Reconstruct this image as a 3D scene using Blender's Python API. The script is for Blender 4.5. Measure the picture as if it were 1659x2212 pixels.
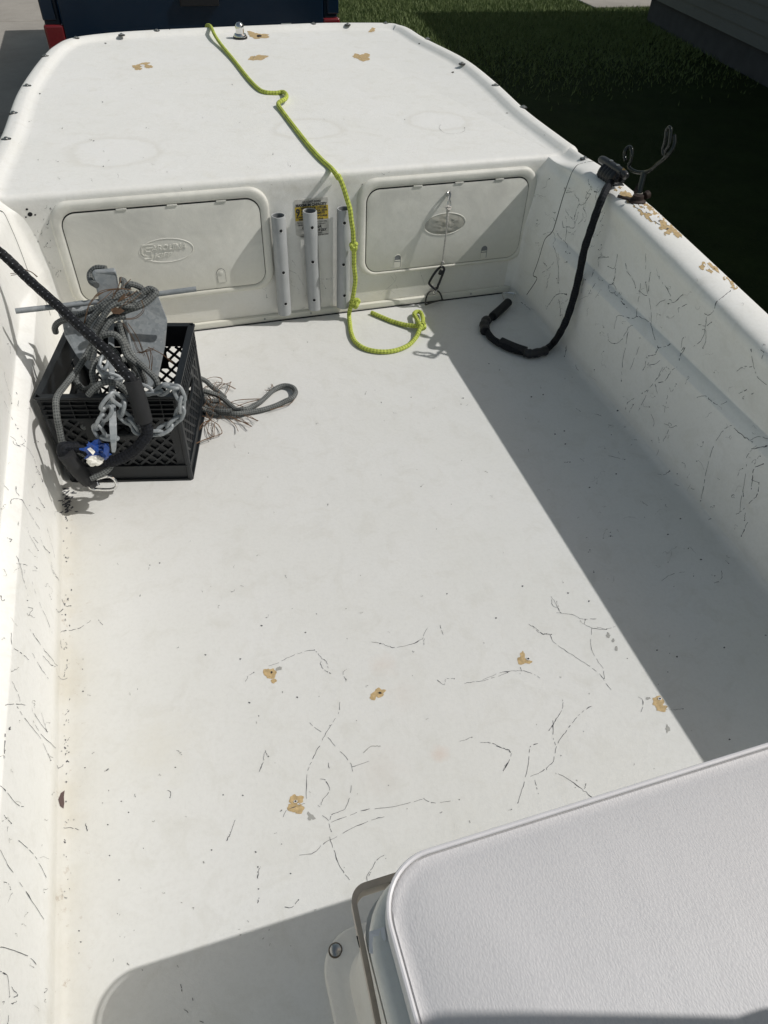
import bpy, bmesh, math, random
import numpy as np
from mathutils import Vector, Matrix, noise
from mathutils.bvhtree import BVHTree
R = math.radians
random.seed(7)
scn = bpy.context.scene
for o in list(bpy.data.objects): bpy.data.objects.remove(o)
col = scn.collection

# ------------------------------------------------------------------ camera
CAM = np.array([-.43, -2.2105, 1.3014]); YAW, PITCH, ROLL = .3319, .7948, .0507; FPX = 1519.58
_f = np.array([math.sin(YAW)*math.cos(PITCH), math.cos(YAW)*math.cos(PITCH), -math.sin(PITCH)])
_r = np.array([math.cos(YAW), -math.sin(YAW), 0.]); _u = np.cross(_r, _f)
_c, _s = math.cos(ROLL), math.sin(ROLL)
CR, CU = _c*_r+_s*_u, -_s*_r+_c*_u
cam = bpy.data.objects.new('camera', bpy.data.cameras.new('camera')); col.objects.link(cam)
M = Matrix.Identity(4)
for i in range(3):
    M[i][0], M[i][1], M[i][2], M[i][3] = CR[i], CU[i], -_f[i], CAM[i]
cam.matrix_world = M
cam.data.sensor_fit = 'VERTICAL'; cam.data.sensor_height = 36; cam.data.lens = 36*FPX/2212
cam.data.clip_start = .02; cam.data.clip_end = 500
scn.camera = cam
# ------------------------------------------------------------------ light
SUNDIR = Vector((1, -.24, 1.124)).normalized()
sun = bpy.data.objects.new('sun', bpy.data.lights.new('sun', 'SUN')); col.objects.link(sun)
sun.data.energy = 3.4; sun.data.angle = R(.55); sun.data.color = (1, .972, .935)
sun.rotation_euler = SUNDIR.to_track_quat('Z', 'Y').to_euler()
world = bpy.data.worlds.new('World'); scn.world = world; world.use_nodes = True
wn = world.node_tree
sky = wn.nodes.new('ShaderNodeTexSky'); sky.sky_type = 'NISHITA'; sky.sun_disc = False
sky.sun_elevation = math.asin(SUNDIR.z); sky.sun_rotation = math.atan2(SUNDIR.x, SUNDIR.y)
tint = wn.nodes.new('ShaderNodeMix'); tint.data_type = 'RGBA'; tint.blend_type = 'MULTIPLY'; tint.inputs[0].default_value = 1; tint.inputs[7].default_value = (1.20, 1.0, .72, 1)
wn.links.new(sky.outputs[0], tint.inputs[6]); wn.links.new(tint.outputs[2], wn.nodes['Background'].inputs[0]); wn.nodes['Background'].inputs[1].default_value = .112
scn.view_settings.view_transform = 'Standard'; scn.view_settings.look = 'None'
scn.view_settings.exposure = -.26; scn.view_settings.gamma = 1

# ------------------------------------------------------------------ helpers
def ray(px, py):
    return _f + CR*(px-829.5)/FPX - CU*(py-1106)/FPX
def on(px, py, axis, val):
    d = ray(px, py); return Vector(CAM + d*(val-CAM[axis])/d[axis])
def Z(x0, y0, w):                      # crop of the reading sheet -> sheet pixels
    s = w/1659./1.8228
    return lambda x, y: (x0/1.8228+x*s, y0/1.8228+y*s)
Z3 = Z(0, 950, 900)
def A(x, y, depth): p = Z3(x, y); return on(p[0], p[1], 1, depth)

def catmull(pts, n=6, closed=False):
    P = [Vector(p) for p in pts]; out = []
    m = len(P)
    rng = range(m if closed else m-1)
    for i in rng:
        if closed: a, b, c, d = P[i-1], P[i], P[(i+1) % m], P[(i+2) % m]
        else: a, b, c, d = P[max(i-1, 0)], P[i], P[i+1], P[min(i+2, m-1)]
        for k in range(n):
            t = k/n
            out.append(.5*((2*b)+(c-a)*t+(2*a-5*b+4*c-d)*t*t+(3*b-a-3*c+d)*t**3))
    if not closed: out.append(P[-1].copy())
    return out

class MB:
    def __init__(s): s.v = []; s.f = []; s.m = []; s.uv = {}; s.flat = set()
    def add(s, vs, fs, mi=0, uvs=None):
        o = len(s.v); s.v += [tuple(x) for x in vs]
        for k, f in enumerate(fs):
            if uvs: s.uv[len(s.f)] = uvs[k]
            s.f.append([o+i for i in f]); s.m.append(mi)
    def box(s, c, d, rot=None, mi=0):
        vs = []
        for x in (-.5, .5):
            for y in (-.5, .5):
                for z in (-.5, .5):
                    p = Vector((x*d[0], y*d[1], z*d[2]))
                    if rot: p = rot @ p
                    vs.append(Vector(c)+p)
        s.add(vs, [(0, 1, 3, 2), (4, 6, 7, 5), (0, 4, 5, 1), (2, 3, 7, 6), (0, 2, 6, 4), (1, 5, 7, 3)], mi)
    def bar(s, a, b, w, h, up=(0, 0, 1), mi=0):
        a, b = Vector(a), Vector(b); d = (b-a); L = d.length; d.normalize(); u = Vector(up)
        x = d.cross(u).normalized(); u = x.cross(d).normalized()
        rot = Matrix((x, d, u)).transposed()
        s.box((a+b)/2, (w, L, h), rot, mi)
    def tube(s, pts, r, seg=10, n=6, closed=False, caps=True, mi=0, raw=False, ell=1.0):
        C = [Vector(p) for p in pts] if raw else catmull(pts, n, closed)
        N = len(C)
        rr = (lambda i: r(i/(N-1)) if callable(r) else r)
        T = []
        for i in range(N):
            if closed: t = C[(i+1) % N]-C[i-1]
            else: t = C[min(i+1, N-1)]-C[max(i-1, 0)]
            T.append(t.normalized() if t.length > 1e-9 else Vector((0, 0, 1)))
        nrm = T[0].orthogonal().normalized(); vs = []; L = 0; Ls = []
        for i in range(N):
            nrm = (nrm-T[i]*nrm.dot(T[i])).normalized(); b = T[i].cross(nrm)
            if i: L += (C[i]-C[i-1]).length
            Ls.append(L)
            for k in range(seg):
                a = 2*math.pi*k/seg
                vs.append(C[i]+(nrm*math.cos(a)+b*math.sin(a)*ell)*rr(i))
        fs = []; uvs = []
        for i in range(N if closed else N-1):
            j = (i+1) % N; l1 = Ls[j] if j else L+(C[0]-C[-1]).length
            for k in range(seg):
                k2 = (k+1) % seg
                fs.append((i*seg+k, i*seg+k2, j*seg+k2, j*seg+k))
                u0, u1 = k/seg, (k+1)/seg
                uvs.append(((u0, Ls[i]), (u1, Ls[i]), (u1, l1), (u0, l1)))
        if caps and not closed:
            fs.append(tuple(range(seg))[::-1]); uvs.append(tuple((.5, 0) for _ in range(seg)))
            fs.append(tuple((N-1)*seg+k for k in range(seg))); uvs.append(tuple((.5, L) for _ in range(seg)))
        s.add(vs, fs, mi, uvs)
        return C
    def lathe(s, prof, c, axis=(0, 0, 1), seg=20, mi=0):
        q = Vector((0, 0, 1)).rotation_difference(Vector(axis)); vs = []; fs = []
        for r, h in prof:
            for k in range(seg):
                a = 2*math.pi*k/seg
                vs.append(Vector(c)+q @ Vector((r*math.cos(a), r*math.sin(a), h)))
        for i in range(len(prof)-1):
            for k in range(seg):
                k2 = (k+1) % seg; fs.append((i*seg+k, i*seg+k2, (i+1)*seg+k2, (i+1)*seg+k))
        fs.append(tuple(range(seg))[::-1]); fs.append(tuple((len(prof)-1)*seg+k for k in range(seg)))
        s.add(vs, fs, mi)
    def prism(s, poly, off, mi=0):     # poly list of Vector, extruded by off
        n = len(poly); off = Vector(off)
        vs = [Vector(p) for p in poly]+[Vector(p)+off for p in poly]
        fs = [tuple(range(n))[::-1], tuple(range(n, 2*n))]+[(i, (i+1) % n, n+(i+1) % n, n+i) for i in range(n)]
        s.add(vs, fs, mi)
    def build(s, name, mats, parent=None, smooth=40, bevel=0):
        me = bpy.data.meshes.new(name); me.from_pydata(s.v, [], s.f)
        if not isinstance(mats, (list, tuple)): mats = [mats]
        for m in mats: me.materials.append(m)
        me.polygons.foreach_set('material_index', s.m)
        if s.uv:
            uvl = me.uv_layers.new(name='UVMap')
            for fi, uv in s.uv.items():
                p = me.polygons[fi]
                for li, q in zip(p.loop_indices, uv): uvl.data[li].uv = q
        bm = bmesh.new(); bm.from_mesh(me)
        bmesh.ops.recalc_face_normals(bm, faces=bm.faces) if not getattr(s, 'keep', False) else None
        bm.to_mesh(me); bm.free()
        if smooth:
            me.polygons.foreach_set('use_smooth', [True]*len(me.polygons))
            try: me.set_sharp_from_angle(angle=R(smooth))
            except Exception: pass
        o = bpy.data.objects.new(name, me); col.objects.link(o)
        if bevel:
            b = o.modifiers.new('bevel', 'BEVEL'); b.width = bevel; b.segments = 3; b.limit_method = 'ANGLE'; b.angle_limit = R(40)
            b.harden_normals = False
        if parent:
            o.parent = parent
            pm = parent.matrix_basis.copy()
            if parent.parent: pm = parent.parent.matrix_basis @ parent.matrix_parent_inverse @ pm
            o.matrix_parent_inverse = pm.inverted()
        return o

def tag(o, label=None, cat=None, group=None, kind=None):
    if label: o['label'] = label
    if cat: o['category'] = cat
    if group: o['group'] = group
    if kind: o['kind'] = kind
    return o
def thing(name, loc, label, cat, group=None):
    o = bpy.data.objects.new(name, None); o.location = loc; o.empty_display_size = .05; col.objects.link(o)
    return tag(o, label, cat, group)

# ------------------------------------------------------------------ materials
class NT:
    def __init__(s, name):
        s.m = bpy.data.materials.new(name); s.m.use_nodes = True; s.t = s.m.node_tree
        s.b = s.t.nodes['Principled BSDF']
        s.tc = s.t.nodes.new('ShaderNodeTexCoord')
    def n(s, typ, **kw):
        x = s.t.nodes.new(typ)
        for k, v in kw.items(): setattr(x, k, v)
        return x
    def l(s, a, b): s.t.links.new(a, b)
    def noise(s, scale, detail=4, rough=.6, vec=None, dist=0):
        x = s.n('ShaderNodeTexNoise'); x.inputs['Scale'].default_value = scale; x.inputs['Detail'].default_value = detail
        x.inputs['Roughness'].default_value = rough; x.inputs['Distortion'].default_value = dist
        s.l(vec or s.tc.outputs['Object'], x.inputs['Vector']); return x.outputs[0]
    def ramp(s, src, stops):
        x = s.n('ShaderNodeValToRGB'); e = x.color_ramp.elements
        while len(e) < len(stops): e.new(.5)
        for k, (p, c) in enumerate(stops):
            e[k].position = p; e[k].color = (c, c, c, 1) if isinstance(c, (int, float)) else (*c, 1)
        s.l(src, x.inputs[0]); return x.outputs[0]
    def mix(s, fac, a, b, mode='MIX'):
        x = s.n('ShaderNodeMix', data_type='RGBA', blend_type=mode)
        for sock, v in ((x.inputs[0], fac), (x.inputs[6], a), (x.inputs[7], b)):
            if hasattr(v, 'is_linked'): s.l(v, sock)
            elif isinstance(v, (int, float)): sock.default_value = v
            else: sock.default_value = (*v, 1)
        return x.outputs[2]
    def math(s, op, a, b=None, clamp=False):
        x = s.n('ShaderNodeMath', operation=op, use_clamp=clamp)
        for sock, v in ((x.inputs[0], a), (x.inputs[1], b)):
            if v is None: continue
            if hasattr(v, 'is_linked'): s.l(v, sock)
            else: sock.default_value = v
        return x.outputs[0]
    def bump(s, h, strength=.3, dist=.001, prev=None):
        x = s.n('ShaderNodeBump'); x.inputs['Strength'].default_value = strength; x.inputs['Distance'].default_value = dist
        s.l(h, x.inputs['Height'])
        if prev: s.l(prev, x.inputs['Normal'])
        return x.outputs[0]
    def done(s, colr=None, rough=None, metal=None, normal=None, spec=None):
        for k, v in (('Base Color', colr), ('Roughness', rough), ('Metallic', metal), ('Normal', normal), ('Specular IOR Level', spec)):
            if v is None: continue
            if hasattr(v, 'is_linked'): s.l(v, s.b.inputs[k])
            elif k == 'Base Color': s.b.inputs[k].default_value = (*v, 1)
            else: s.b.inputs[k].default_value = v
        return s.m

def simple(name, c, rough=.5, metal=0, var=.12, scale=30, bump=0, bscale=200, bdist=.0005, spec=.5):
    t = NT(name); n = t.noise(scale)
    f = t.ramp(n, [(.3, 1-var), (.7, 1+var*.3)])
    cc = t.mix(1, c, f, 'MULTIPLY')
    nm = t.bump(t.noise(bscale, 3), bump, bdist) if bump else None
    return t.done(cc, rough, metal, nm, spec)

def gelcoat(name, base, kind):
    t = NT(name)
    big = t.noise(3.2, 5, .6); mid = t.noise(14, 6, .7, dist=.6); fine = t.noise(120, 3, .6)
    c = t.mix(t.ramp(big, [(.35, 0), (.7, .5)]), base, [base[0]*.93, base[1]*.93, base[2]*.90])
    c = t.mix(t.ramp(mid, [(.50, 0), (.75, .6)]), c, [base[0]*.84, base[1]*.83, base[2]*.79])
    c = t.mix(t.ramp(fine, [(.45, 0), (.8, .22)]), c, [base[0]*.75, base[1]*.74, base[2]*.72])
    sep = t.n('ShaderNodeSeparateXYZ'); t.l(t.tc.outputs['Object'], sep.inputs[0])
    if kind == 'floor':          # rusty yellow dirt in the port corner of the sole
        d = t.math('ABSOLUTE', t.math('ADD', sep.outputs[0], .795))
        band = t.ramp(t.math('ADD', d, t.math('MULTIPLY', mid, .06)), [(.035, .9), (.075, .25), (.13, 0)])
        low = t.ramp(sep.outputs[2], [(.0, 1), (.06, .0)])
        msk = t.math('MULTIPLY', t.math('MULTIPLY', band, low), t.ramp(t.noise(5, 4), [(.35, .25), (.65, .9)]))
        c = t.mix(t.math('MULTIPLY', msk, .75), c, (.62, .56, .42))
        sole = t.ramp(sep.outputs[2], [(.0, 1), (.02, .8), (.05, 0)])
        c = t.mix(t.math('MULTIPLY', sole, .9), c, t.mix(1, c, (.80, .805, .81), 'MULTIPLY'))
        for (cx, cy, rr0, cc0, am) in ((-.15, -1.44, .035, (.60, .48, .39), .22), (-.13, -1.52, .045, (.62, .53, .46), .16), (-.10, -1.66, .022, (.62, .42, .32), .30), (-.62, -1.50, .10, (.60, .57, .46), .22), (-.22, -1.66, .06, (.62, .55, .50), .15)):
            dx = t.math('SUBTRACT', sep.outputs[0], cx); dy = t.math('SUBTRACT', sep.outputs[1], cy)
            r = t.math('SQRT', t.math('ADD', t.math('MULTIPLY', dx, dx), t.math('MULTIPLY', dy, dy)))
            r = t.math('ADD', t.math('DIVIDE', r, rr0), t.math('MULTIPLY', t.math('SUBTRACT', t.noise(28, 5, .7), .5), 1.6))
            c = t.mix(t.math('MULTIPLY', t.math('MULTIPLY', t.ramp(r, [(.1, am), (1.2, 0)]), sole), 1), c, cc0)
        sp = t.ramp(t.noise(45, 6, .75), [(.60, 0), (.68, .7)])
        c = t.mix(t.math('MULTIPLY', t.math('MULTIPLY', sp, band), low), c, (.33, .25, .18))
    if kind == 'deck':           # pale scrubbed ovals with a dingy halo
        for (cx, cy, rx, ry) in ((-.53, .30, .16, .155), (.12, .40, .14, .12), (.60, .40, .13, .12)):
            dx = t.math('DIVIDE', t.math('SUBTRACT', sep.outputs[0], cx), rx)
            dy = t.math('DIVIDE', t.math('SUBTRACT', sep.outputs[1], cy), ry)
            r = t.math('SQRT', t.math('ADD', t.math('MULTIPLY', dx, dx), t.math('MULTIPLY', dy, dy)))
            r = t.math('ADD', r, t.math('MULTIPLY', t.math('SUBTRACT', t.noise(9, 4), .5), .5))
            up = t.ramp(sep.outputs[2], [(.45, 0), (.47, 1)])
            c = t.mix(t.math('MULTIPLY', t.ramp(r, [(.0, .0), (.72, .0), (.82, .45), (1.0, .0)]), up), c, (base[0]*.80, base[1]*.78, base[2]*.73))
            c = t.mix(t.math('MULTIPLY', t.ramp(r, [(.4, .35), (1.0, 0)]), up), c, (base[0]*1.03, base[1]*1.03, base[2]*1.05))
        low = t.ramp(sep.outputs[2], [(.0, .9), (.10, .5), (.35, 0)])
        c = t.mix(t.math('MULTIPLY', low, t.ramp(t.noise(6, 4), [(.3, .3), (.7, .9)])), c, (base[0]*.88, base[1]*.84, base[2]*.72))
        top = t.math('MULTIPLY', t.ramp(sep.outputs[2], [(.385, 0), (.44, 1), (.462, 0)]), t.ramp(t.noise(8, 5, .7), [(.4, 0), (.65, .5)]))
        c = t.mix(top, c, (.42, .40, .33))
    if kind == 'hatch':          # grey handling grime on the upper part of the lids
        zz = t.ramp(sep.outputs[2], [(.10, .15), (.30, .5), (.40, .9), (.50, .6)])
        c = t.mix(t.math('MULTIPLY', zz, t.ramp(t.noise(7, 5, .65, dist=.8), [(.30, .25), (.62, 1)])), c, (.56, .56, .52))
        lowz = t.ramp(sep.outputs[2], [(.13, .5), (.24, 0)])
        c = t.mix(lowz, c, (.66, .64, .53))
    nm = t.bump(t.noise(600 if kind == 'deck' else 260, 3, .7), .6 if kind == 'deck' else .3, .0008)
    nm = t.bump(t.noise(7, 3), .35, .006, nm)
    nm = t.bump(t.noise(55, 4), .35, .0014, nm)
    return t.done(c, t.ramp(mid, [(.3, .42), (.7, .6)]), 0, nm, .42)

GEL = (.845, .845, .82)
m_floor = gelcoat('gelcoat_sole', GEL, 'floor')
m_deck = gelcoat('gelcoat_deck', (.825, .825, .80), 'deck')
m_hatch = gelcoat('gelcoat_hatch', (.82, .815, .755), 'hatch')
m_seatgel = gelcoat('seat_plastic', (.74, .73, .69), 'plain')
m_crack = simple('crack_dirt', (.085, .088, .10), .9, var=.4, scale=60)
m_fleck = simple('grey_scuff', (.36, .36, .34), .9)
m_tan = simple('bare_laminate', (.56, .41, .21), .75, var=.38, scale=110, bump=.8, bscale=160, bdist=.001)
m_white = simple('white_flake', (.8, .8, .78), .6)
m_hole = simple('hole_black', (.012, .012, .014), .9)
m_seam = simple('seam_black', (.02, .02, .022), .8)
m_pvc = simple('pvc_grey', (.40, .415, .42), .45, var=.14, scale=14, bump=.1, bscale=90)
m_pvcd = simple('pvc_inside', (.20, .21, .22), .6)
m_chrome = simple('chrome', (.72, .72, .72), .12, 1, var=.1)
m_steel = simple('stainless', (.46, .46, .45), .28, 1, var=.3)
m_beige = simple('anodised_bar', (.60, .53, .46), .45, .15, var=.2)
m_blackp = simple('black_plastic', (.012, .013, .016), .45, var=.3, bump=.15, bscale=60)
m_crate = simple('crate_plastic', (.007, .010, .013), .5, var=.45, scale=18, bump=.25, bscale=70, bdist=.0008)
m_foam = simple('eva_sleeve', (.014, .015, .017), .75, var=.3, bump=.2)
m_sticker = simple('label_paper', (.62, .61, .57), .6, var=.3, scale=50)
m_yellow = simple('label_yellow', (.62, .45, .05), .6, var=.3, scale=50)
m_ink = simple('label_ink', (.05, .05, .05), .7)
m_blue = simple('blue_wrapper', (.02, .07, .30), .25, var=.3)
m_wfoam = simple('white_foam', (.85, .83, .76), .8, var=.1, bump=.4)
m_needle = simple('pine_needle', (.20, .12, .07), .7, var=.5, scale=40)
m_rust = simple('rusty_clamp', (.035, .022, .018), .7, .3, var=.5, scale=80, bump=.3)
m_mirror = NT('glossy_resin').done((.55, .54, .48), .08, .35, None, .8)

def galv():
    t = NT('galvanised'); v = t.n('ShaderNodeTexVoronoi'); v.inputs['Scale'].default_value = 130
    t.l(t.tc.outputs['Object'], v.inputs['Vector'])
    g = t.n('ShaderNodeSeparateColor'); t.l(v.outputs['Color'], g.inputs[0])
    c = t.mix(g.outputs[0], (.21, .235, .25), (.30, .325, .34))
    c = t.mix(t.ramp(t.noise(25, 6, .7), [(.45, 0), (.7, .6)]), c, (.36, .37, .37))
    return t.done(c, .5, .15, t.bump(t.noise(90, 4), .2, .001), .5)
m_galv = galv()
def ropemat(name, c1, c2, n=4, pitch=.018, fleck=None, rough=.75, strength=.7):
    t = NT(name); sp = t.n('ShaderNodeSeparateXYZ'); t.l(t.tc.outputs['UV'], sp.inputs[0])
    u = t.math('MULTIPLY', sp.outputs[0], 2*math.pi*n); v = t.math('MULTIPLY', sp.outputs[1], 2*math.pi/pitch)
    a = t.math('SINE', t.math('ADD', u, v)); b = t.math('SINE', t.math('SUBTRACT', u, v))
    h = t.math('MULTIPLY', a, b); hh = t.math('MULTIPLY', t.math('ADD', h, 1), .5)
    c = t.mix(t.ramp(hh, [(.1, 0), (.6, 1)]), c2, c1)
    c = t.mix(1, c, t.ramp(t.noise(40, 4), [(.3, .7), (.7, 1.1)]), 'MULTIPLY')
    if fleck:
        fl = t.math('MULTIPLY', t.ramp(a, [(.92, 0), (.97, 1)]), t.ramp(b, [(.80, 0), (.9, 1)]))
        c = t.mix(fl, c, fleck)
    return t.done(c, rough, 0, t.bump(hh, strength, .0015), .3)
m_ropeY = ropemat('yellow_rope', (.56, .64, .12), (.24, .30, .05), 4, .022)
m_ropeG = ropemat('grey_rope', (.17, .18, .175), (.055, .06, .062), 4, .013)
m_ropeK = ropemat('black_rope', (.013, .014, .017), (.004, .005, .006), 4, .022, fleck=(.26, .28, .30))
m_ropeK2 = ropemat('black_bungee', (.008, .010, .015), (.003, .004, .006), 5, .016, strength=.9)
m_cord = ropemat('white_cord', (.62, .60, .56), (.28, .27, .25), 3, .010)

def vinyl():
    t = NT('vinyl'); v = t.n('ShaderNodeTexVoronoi', feature='SMOOTH_F1'); v.inputs['Scale'].default_value = 400
    mp = t.n('ShaderNodeMapping'); mp.inputs['Scale'].default_value = (1.35, .7, 1); t.l(t.tc.outputs['Object'], mp.inputs[0])
    dn = t.n('ShaderNodeTexNoise'); dn.inputs['Scale'].default_value = 60; t.l(mp.outputs[0], dn.inputs['Vector'])
    mx = t.n('ShaderNodeVectorMath', operation='MULTIPLY_ADD'); t.l(dn.outputs['Color'], mx.inputs[0]); mx.inputs[1].default_value = (.006,)*3
    t.l(mp.outputs[0], mx.inputs[2]); t.l(mx.outputs[0], v.inputs['Vector'])
    nm = t.bump(v.outputs[0], .45, .0007)
    wv = t.n('ShaderNodeMapping'); wv.inputs['Scale'].default_value = (9, 2.2, 1); wv.inputs['Rotation'].default_value = (0, 0, .5); t.l(t.tc.outputs['Object'], wv.inputs[0])
    nm = t.bump(t.noise(1.3, 2, .5, vec=wv.outputs[0]), .16, .010, nm)
    c = t.mix(t.noise(8, 4), (.60, .592, .60), (.65, .642, .65))
    c = t.mix(t.ramp(v.outputs[0], [(.3, 0), (.75, .35)]), c, (.50, .49, .51))
    return t.done(c, .52, 0, nm, .35)
m_vinyl = vinyl()
m_pipe = simple('vinyl_piping', (.72, .71, .73), .35, var=.05)
def grassmat():
    t = NT('grass'); c = t.mix(t.ramp(t.noise(2.2, 6, .7), [(.35, 0), (.65, 1)]), (.014, .030, .008), (.030, .055, .014))
    c = t.mix(t.ramp(t.noise(60, 5, .8), [(.4, 0), (.7, .7)]), c, (.05, .065, .025))
    return t.done(c, .9, 0, t.bump(t.noise(90, 5, .8), 1, .03), .1)
m_grass = grassmat()
def concrete():
    t = NT('concrete'); c = t.mix(t.ramp(t.noise(1.5, 8, .65), [(.35, 0), (.7, 1)]), (.30, .28, .25), (.40, .375, .34))
    c = t.mix(t.ramp(t.noise(70, 4, .8), [(.5, 0), (.7, .5)]), c, (.22, .21, .19))
    return t.done(c, .85, 0, t.bump(t.noise(150, 4), .5, .002), .2)
m_conc = concrete()
m_truck = simple('truck_paint', (.007, .022, .048), .16, .2, var=.15, scale=3, spec=.6)
m_tyre = simple('tyre_rubber', (.02, .02, .02), .8)
m_glassd = NT('dark_glass').done((.02, .03, .035), .05, 0, None, .8)
m_red = NT('red_lens').done((.15, .012, .016), .2, 0, None, .6)
m_clear = NT('clear_lens').done((.6, .6, .6), .12, .2, None, .6)
m_siding = simple('vinyl_siding', (.085, .10, .11), .55, var=.15, scale=1.5)
m_block = simple('foundation_block', (.065, .07, .078), .9, var=.25, scale=5, bump=.4, bscale=60, bdist=.004)
m_roof = simple('roof_shingle', (.06, .055, .05), .9, var=.4, scale=12)
m_trim = simple('house_trim', (.22, .23, .23), .6)
m_mulch = simple('dark_mulch', (.03, .022, .016), .95, var=.5, scale=20, bump=1, bscale=50, bdist=.03)

# ------------------------------------------------------------------ the setting
G = -.85
def sheet(name, x0, x1, y0, y1, z, m, nx=1, ny=1):
    b = MB(); vs = [(x0+(x1-x0)*i/nx, y0+(y1-y0)*j/ny, z) for j in range(ny+1) for i in range(nx+1)]
    b.add(vs, [(j*(nx+1)+i, j*(nx+1)+i+1, (j+1)*(nx+1)+i+1, (j+1)*(nx+1)+i) for j in range(ny) for i in range(nx)])
    return tag(b.build(name, m), kind='structure')
sheet('ground', -120, 120, -120, 160, G-.02, m_grass)
b = MB(); js = [(-9, -4.6), (-4.58, -.7), (-.68, 1.75)]
ys = [-9, -4, .6, 5.0, 9.2, 13.6, 18]
for x0, x1 in js:
    for k in range(len(ys)-1): b.box(((x0+x1)/2, (ys[k]+ys[k+1])/2, G-.06), (x1-x0, ys[k+1]-ys[k]-.02, .12))
tag(b.build('driveway', m_conc, bevel=.006), kind='structure')
b = MB(); b.box((7.9, 9.55, G-.03), (2.8, .62, .06)); b.box((9.7, 12, G-.03), (.9, 5.4, .062))
tag(b.build('path', m_conc, bevel=.01), kind='structure')

# paler blades brighten the sunny strip, thinned out so the shaded lawn stays dark
def lawn():
    rng = np.random.default_rng(3); n = 100000
    x = rng.uniform(2.3, 7.4, n); y = 4.2+6.8*rng.random(n)**.62
    h = rng.uniform(.025, .06, n); a = rng.uniform(0, 2*np.pi, n); w = .0055
    lx, ly = rng.normal(0, .02, n), rng.normal(0, .02, n)
    V = np.empty((n, 3, 3)); 
    V[:, 0] = np.stack([x-w*np.cos(a), y-w*np.sin(a), np.full(n, G-.02)], 1)
    V[:, 1] = np.stack([x+w*np.cos(a), y+w*np.sin(a), np.full(n, G-.02)], 1)
    V[:, 2] = np.stack([x+lx, y+ly, G-.02+h], 1)
    keep = ~((x > 6.45) & (y > 9.2) & (y < 9.9))
    keep &= rng.random(n) < np.clip((y-4.6)/3.2, 0, 1)**1.5
    V = V[keep]; n = len(V)
    me = bpy.data.meshes.new('grass'); me.from_pydata(V.reshape(-1, 3).tolist(), [], np.arange(3*n).reshape(-1, 3).tolist())
    t = NT('grass_blade'); c = t.mix(t.noise(3, 3), (.095, .15, .04), (.17, .225, .07))
    t.l(t.mix(t.ramp(t.noise(160, 2), [(.55, 0), (.7, 1)]), c, (.26, .26, .13)), t.b.inputs['Base Color']); t.b.inputs['Roughness'].default_value = .7
    me.materials.append(t.m); o = bpy.data.objects.new('grass', me); col.objects.link(o)
    tag(o, 'short mown lawn grass between the truck and the house', 'grass', kind='stuff')
lawn()

# ------------------------------------------------------------------ house
def house():
    hx, y0, y1 = 6.80, -7.0, 8.35
    t = thing('house', (hx, y1, G), 'dark grey house with lap siding over a block foundation, its long side in shade', 'house')
    b = MB(); b.box((hx+4.03, (y0+y1)/2, G+.13), (8, y1-y0-.04, .32)); b.build('foundation', m_block, t)
    b = MB(); z = G+.28; k = 0
    while z < 2.15:      # lapped courses
        for (xa, ya, xb, yb, nx, ny) in ((hx, y0, hx, y1, -1, 0), (hx, y1, hx+8, y1, 0, 1), (hx, y0, hx+8, y0, 0, -1)):
            o1, o2 = .022, .004
            vs = [(xa+nx*o1, ya+ny*o1, z), (xb+nx*o1, yb+ny*o1, z), (xb+nx*o2, yb+ny*o2, z+.125), (xa+nx*o2, ya+ny*o2, z+.125), (xa, ya, z), (xb, yb, z)]
            b.add(vs, [(0, 1, 2, 3), (4, 5, 1, 0)])
        z += .125
    b.box((hx+4, (y0+y1)/2, (G+.3+2.2)/2), (7.98, y1-y0-.03, 2.2-G-.3))
    b.keep = True
    b.build('siding', m_siding, t, smooth=0)
    b = MB(); b.box((hx-.015, y1+.015, (G+.28+2.2)/2), (.09, .09, 2.2-G-.28)); b.build('corner_trim', m_trim, t)
    b = MB(); ex = hx-.40; ey0, ey1 = y0-.3, y1+.12
    prof = [(ex, 2.26), (hx+4, 4.0), (hx+8.4, 2.26), (hx+8.4, 2.14), (ex, 2.14)]
    b.prism([Vector((x, ey0, z)) for x, z in prof], (0, ey1-ey0, 0)); b.build('roof', m_roof, t, smooth=0)
    b = MB(); b.box((ex-.05, (ey0+ey1)/2, 2.2), (.1, ey1-ey0, .1)); b.build('gutter', m_trim, t)
    w = MB(); w.box((hx-.03, 2.0, 1.15), (.08, 1.0, 1.1)); f = w.build('window', m_trim, t)
    w = MB(); w.box((hx-.075, 2.0, 1.15), (.012, .88, .98)); w.build('pane', m_glassd, f)
    t.rotation_euler = (0, 0, -R(7))
house()
b = MB()
for i in range(26):
    cx, cy = random.uniform(6.7, 9.6), random.uniform(10.15, 11.1); rr = random.uniform(.18, .34)
    for k in range(40):
        d = Vector((random.gauss(0, 1), random.gauss(0, 1), abs(random.gauss(0, 1)))).normalized()*rr*random.uniform(.6, 1.1)
        c = Vector((cx, cy, G+.1))+d; a = Vector((random.gauss(0, 1), random.gauss(0, 1), random.gauss(0, 1))).normalized()*.05; e = a.orthogonal().normalized()*.03
        b.add([c-a, c+e, c+a, c-e], [(0, 1, 2, 3)])
b.keep = True
tag(b.build('flower_bed', m_mulch, smooth=0), 'dark brown shrub bed beyond the concrete path by the house corner', 'plants', kind='stuff')

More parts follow.
